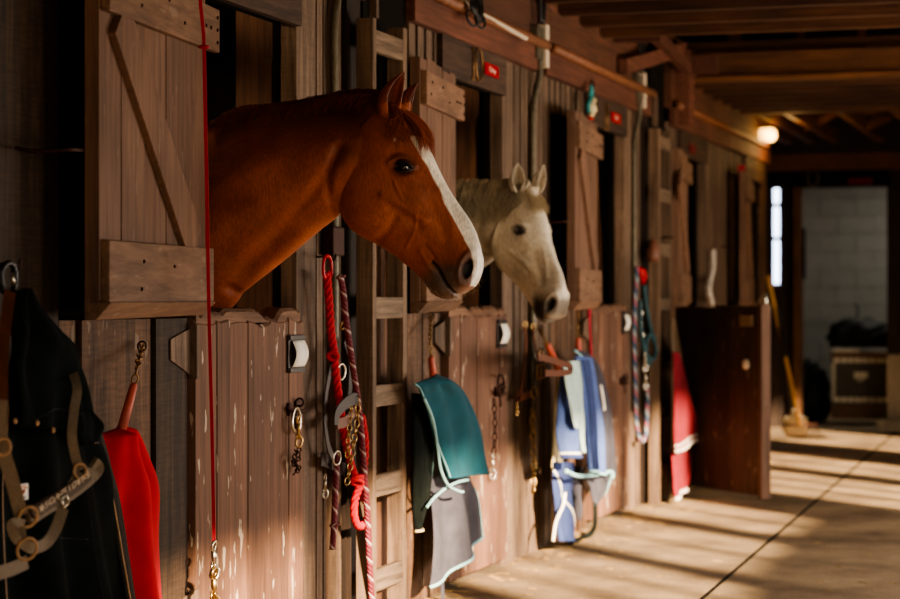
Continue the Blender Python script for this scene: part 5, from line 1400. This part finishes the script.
# ---- tools -----------------------------------------------------------
def floorpt(px_, py_):
    s = F*HC/(py_-299.5); xr = s*(px_-450)/F; return Vector((s*CA+xr*SA, s*SA-xr*CA-D, 0))
fk = floorpt(803,440); ft = Vector((18.42,-.035,1.50))
fo = empty('manure_fork', fk, 'wooden handled stable fork leaning behind the open half door', 'fork')
dv = (fk-ft).normalized(); hb_ = fk-dv*.20
part(fo, 'ash_handle', M['ash'], lambda m: m.tube([ft, ft.lerp(hb_,.5), hb_], .019, 10))
def tines(m):
    sd = Vector((.35,-.93,0)).normalized()
    m.tube([hb_-sd*.16, hb_+sd*.16], .012, 8)
    for i in range(8): 
        q = hb_+sd*(-.16+.32*i/7); m.tube(smooth_path([q, q+dv*.10, q+dv*.17+Vector((.1,-.05,.0)), Vector((q.x,q.y,0))+Vector((.28,-.14,.012))],4), .006, 6)
part(fo, 'tine_head', M['iron'], tines)
sk = floorpt(797,437); st_ = Vector((18.44,-.12,1.22))
so = empty('stable_shovel', sk, 'metal shovel with a pale blade leaning beside the fork', 'shovel')
dv2 = (sk-st_).normalized(); sb2 = sk-dv2*.38
part(so, 'dark_handle', M['black_plastic'], lambda m: m.tube([st_, sb2], .017, 10))
part(so, 'socket', M['steel'], lambda m: m.tube([sb2-dv2*.15, sb2+dv2*.03], [.024,.034], 10))
def blade(m):
    sd = Vector((.3,-.95,0)).normalized(); nn_ = dv2.cross(sd).normalized(); vs = []
    for j in range(7):
        t = j/6; w_ = .12*(1-.25*t**3)
        for i in range(5): u = i/4*2-1; vs.append(sb2+dv2*(.38*t)+sd*(u*w_)+nn_*(.025*u*u))
    m.add(vs, [(j*5+i,j*5+i+1,j*5+i+6,j*5+i+5) for j in range(6) for i in range(4)], .5, None, True)
part(so, 'blade', M['steel'], blade).modifiers.new('s','SOLIDIFY').thickness = .004
# ---- far room: trunk and bags ---------------------------------------
XT = 22.3
ta = atX(831,352,XT); tb2 = atX(889,405,XT); yA, yB = ta.y, tb2.y-.12; zt = ta.z; zb = tb2.z
tr = empty('tack_trunk', (XT,(yA+yB)/2,0), 'brown tack trunk with pale studded borders in the far room', 'trunk')
part(tr, 'trunk_body', M['trunk'], lambda m: m.box(XT,XT+.5,yB,yA,zb,zt-.06), bevel=.01)
part(tr, 'trunk_lid', M['trunk_d'], lambda m: m.box(XT-.02,XT+.52,yB-.01,yA+.01,zt-.06,zt), bevel=.015)
part(tr, 'wooden_base', M['trunk_d'], lambda m: m.box(XT-.01,XT+.5,yB,yA,.06,zb))
for (zz) in (zt-.085, zb+.05):
    def band(m, zz=zz):
        n = 9
        for i in range(n): m.box(XT-.012,XT-.001, yA-.03-(yA-yB-.06)*(i+1)/n+.012, yA-.03-(yA-yB-.06)*i/n, zz-.024, zz+.024)
    part(tr, 'studded_band', M['studs'], band)
def sides(m):
    for i in range(10): m.box(XT-.012,XT-.001,yA-.045,yA-.01, zb+.05+(zt-zb-.16)*i/10, zb+.05+(zt-zb-.16)*(i+.7)/10)
part(tr, 'studded_band', M['studs'], sides)
hc_ = atX(861,375,XT); part(tr, 'latch_plate', M['studs'], lambda m: [m.box(XT-.02,XT,hc_.y-.07,hc_.y+.07,hc_.z-.03,hc_.z+.03), m.tube(smooth_path([Vector((XT-.03,hc_.y-.05,hc_.z-.02)),Vector((XT-.05,hc_.y,hc_.z-.06)),Vector((XT-.03,hc_.y+.05,hc_.z-.02))],5), .008, 8)], bevel=.004)
part(tr, 'folded_towel', M['studs'], lambda m: m.box(XT+.0,XT+.3,yA-.29,yA-.01,zt,zt+.028), bevel=.01)
def blob(name, c, r, seed, lab, cat):
    rs = random.Random(seed); bm = bmesh.new(); bmesh.ops.create_icosphere(bm, subdivisions=4, radius=1)
    for v in bm.verts:
        n_ = v.co.normalized(); k_ = 1+.12*math.sin(n_.x*5+seed)*math.sin(n_.y*6+seed*2)+.06*math.sin(n_.z*11+n_.y*9)
        z = n_.z if n_.z > -.55 else -.55
        v.co = Vector((n_.x*r[0]*k_, n_.y*r[1]*k_, z*r[2]*k_))
    for f_ in bm.faces: f_.smooth = True
    me = bpy.data.meshes.new(name); bm.to_mesh(me); bm.free(); me.materials.append(M['bag'])
    o = bpy.data.objects.new(name, me); col.objects.link(o); o.location = c; return tag(o, lab, cat)
bg_ = atX(855,333,XT+.2); b1 = blob('black_bag', (XT+.24,bg_.y-.05,zt+.028+.13), (.2,.34,.19), 3, 'lumpy black bag lying on the tack trunk', 'bag')
p = part.__call__ if False else None
m_ = MB(); m_.tube(smooth_path([Vector((0,.05,.12)),Vector((0,.02,.28)),Vector((0,.06,.34))],4), .008, 6); m_.build('bag_handle', M['bag'], b1)
bb = atX(816,380,XT+.3); blob('black_sack', (XT+.3,yA+.24,.25), (.22,.18,.40), 5, 'black sack standing on the floor left of the tack trunk', 'bag')
bb2 = atX(874,330,XT+.3); 
# ---- straw on the floor ---------------------------------------------
sw = MB()
for i in range(500):
    x = random.uniform(8.3,17); y = -abs(random.gauss(0,.22))-.03 if random.random() < .75 else random.uniform(-2,0); a = random.uniform(0,PI); l = random.uniform(.015,.06)
    d = Vector((math.cos(a),math.sin(a),rnd(.15)))*l; sw.beam(Vector((x,y,.004)), Vector((x,y,.006))+d, .003, .002)
tag(sw.build('loose_straw', M['straw']), 'loose straw scattered along the foot of the stall wall', 'straw', kind='stuff')
# ================================================================== LIGHT
w = bpy.data.worlds.new('world'); scn.world = w; w.use_nodes = True
nt = w.node_tree; bg = nt.nodes['Background']
sky = nt.nodes.new('ShaderNodeTexSky'); sky.sky_type = 'NISHITA'; sky.sun_disc = False; sky.sun_elevation = math.radians(18); sky.sun_rotation = math.radians(225)
nt.links.new(sky.outputs[0], bg.inputs['Color']); bg.inputs['Strength'].default_value = .12
def sun(az, el, e, c, ang):
    l = bpy.data.lights.new('sun_lamp','SUN'); l.energy = e; l.color = c; l.angle = math.radians(ang)
    o = bpy.data.objects.new('sun_lamp', l); col.objects.link(o)
    a, b = math.radians(az), math.radians(el)
    d = Vector((math.cos(a)*math.cos(b), math.sin(a)*math.cos(b), -math.sin(b)))
    o.rotation_euler = d.to_track_quat('-Z','Y').to_euler()
sun(45, 19.5, 30, (1,.76,.50), 2.0)
def area(loc, tgt, sx, sy, e, c, name='fill_light'):
    l = bpy.data.lights.new(name,'AREA'); l.shape = 'RECTANGLE'; l.size = sx; l.size_y = sy; l.energy = e; l.color = c
    o = bpy.data.objects.new(name, l); col.objects.link(o); o.location = loc
    o.rotation_euler = (Vector(tgt)-Vector(loc)).to_track_quat('-Z','Y').to_euler()
    return o
area((9.3,-4.2,.85), (8.6,0,1.0), 3.4, 1.0, 150, (1,.87,.74))  # unseen fill lamps added to brighten wall, horses and floor
area((5.6,-4.2,.85), (6.8,0,1.4), 1.8, 1.0, 36, (1,.87,.74))
area((13.0,-4.2,1.0), (13.5,-.6,.5), 3.0, 1.2, 95, (1,.85,.7))
area((-1.0,-3.6,1.8), (5,-.2,.9), 1.6, 1.6, 12, (1,.86,.7))
area((22.9,-1.2,2.85), (22.9,-1.0,0), 1.2, 1.6, 26, (1,.93,.8), 'room_fill')  # unseen lamp added to lighten the room beyond
for k in range(3):
    l = bpy.data.lights.new('stall_fill','SPOT'); l.energy = 100; l.color = (1,.72,.45); l.spot_size = math.radians(50); l.spot_blend = .8; l.shadow_soft_size = .1  # unseen spot added to brighten the board inside each stall
    o = bpy.data.objects.new('stall_fill', l); col.objects.link(o); o.location = (6.2+BAY*k,1.7,2.75); o.rotation_euler = (Vector((7.6+BAY*k,.25,1.9))-o.location).to_track_quat('-Z','Y').to_euler()
l = bpy.data.lights.new('loft_fill','POINT'); l.energy = 8; l.color = (1,.6,.3); l.shadow_soft_size = .2  # unseen lamp added to light the vent frame and header beam
o = bpy.data.objects.new('loft_fill', l); col.objects.link(o); o.location = (13.3,-1.6,3.55)
l = bpy.data.lights.new('jar_lamp','POINT'); l.energy = 7; l.color = (1,.6,.22); l.shadow_soft_size = .06
o = bpy.data.objects.new('jar_lamp', l); col.objects.link(o); o.location = (18.0,-.28,2.60)
vs = scn.view_settings; vs.view_transform = 'AgX'; vs.look = 'AgX - Medium High Contrast'; vs.exposure = .48
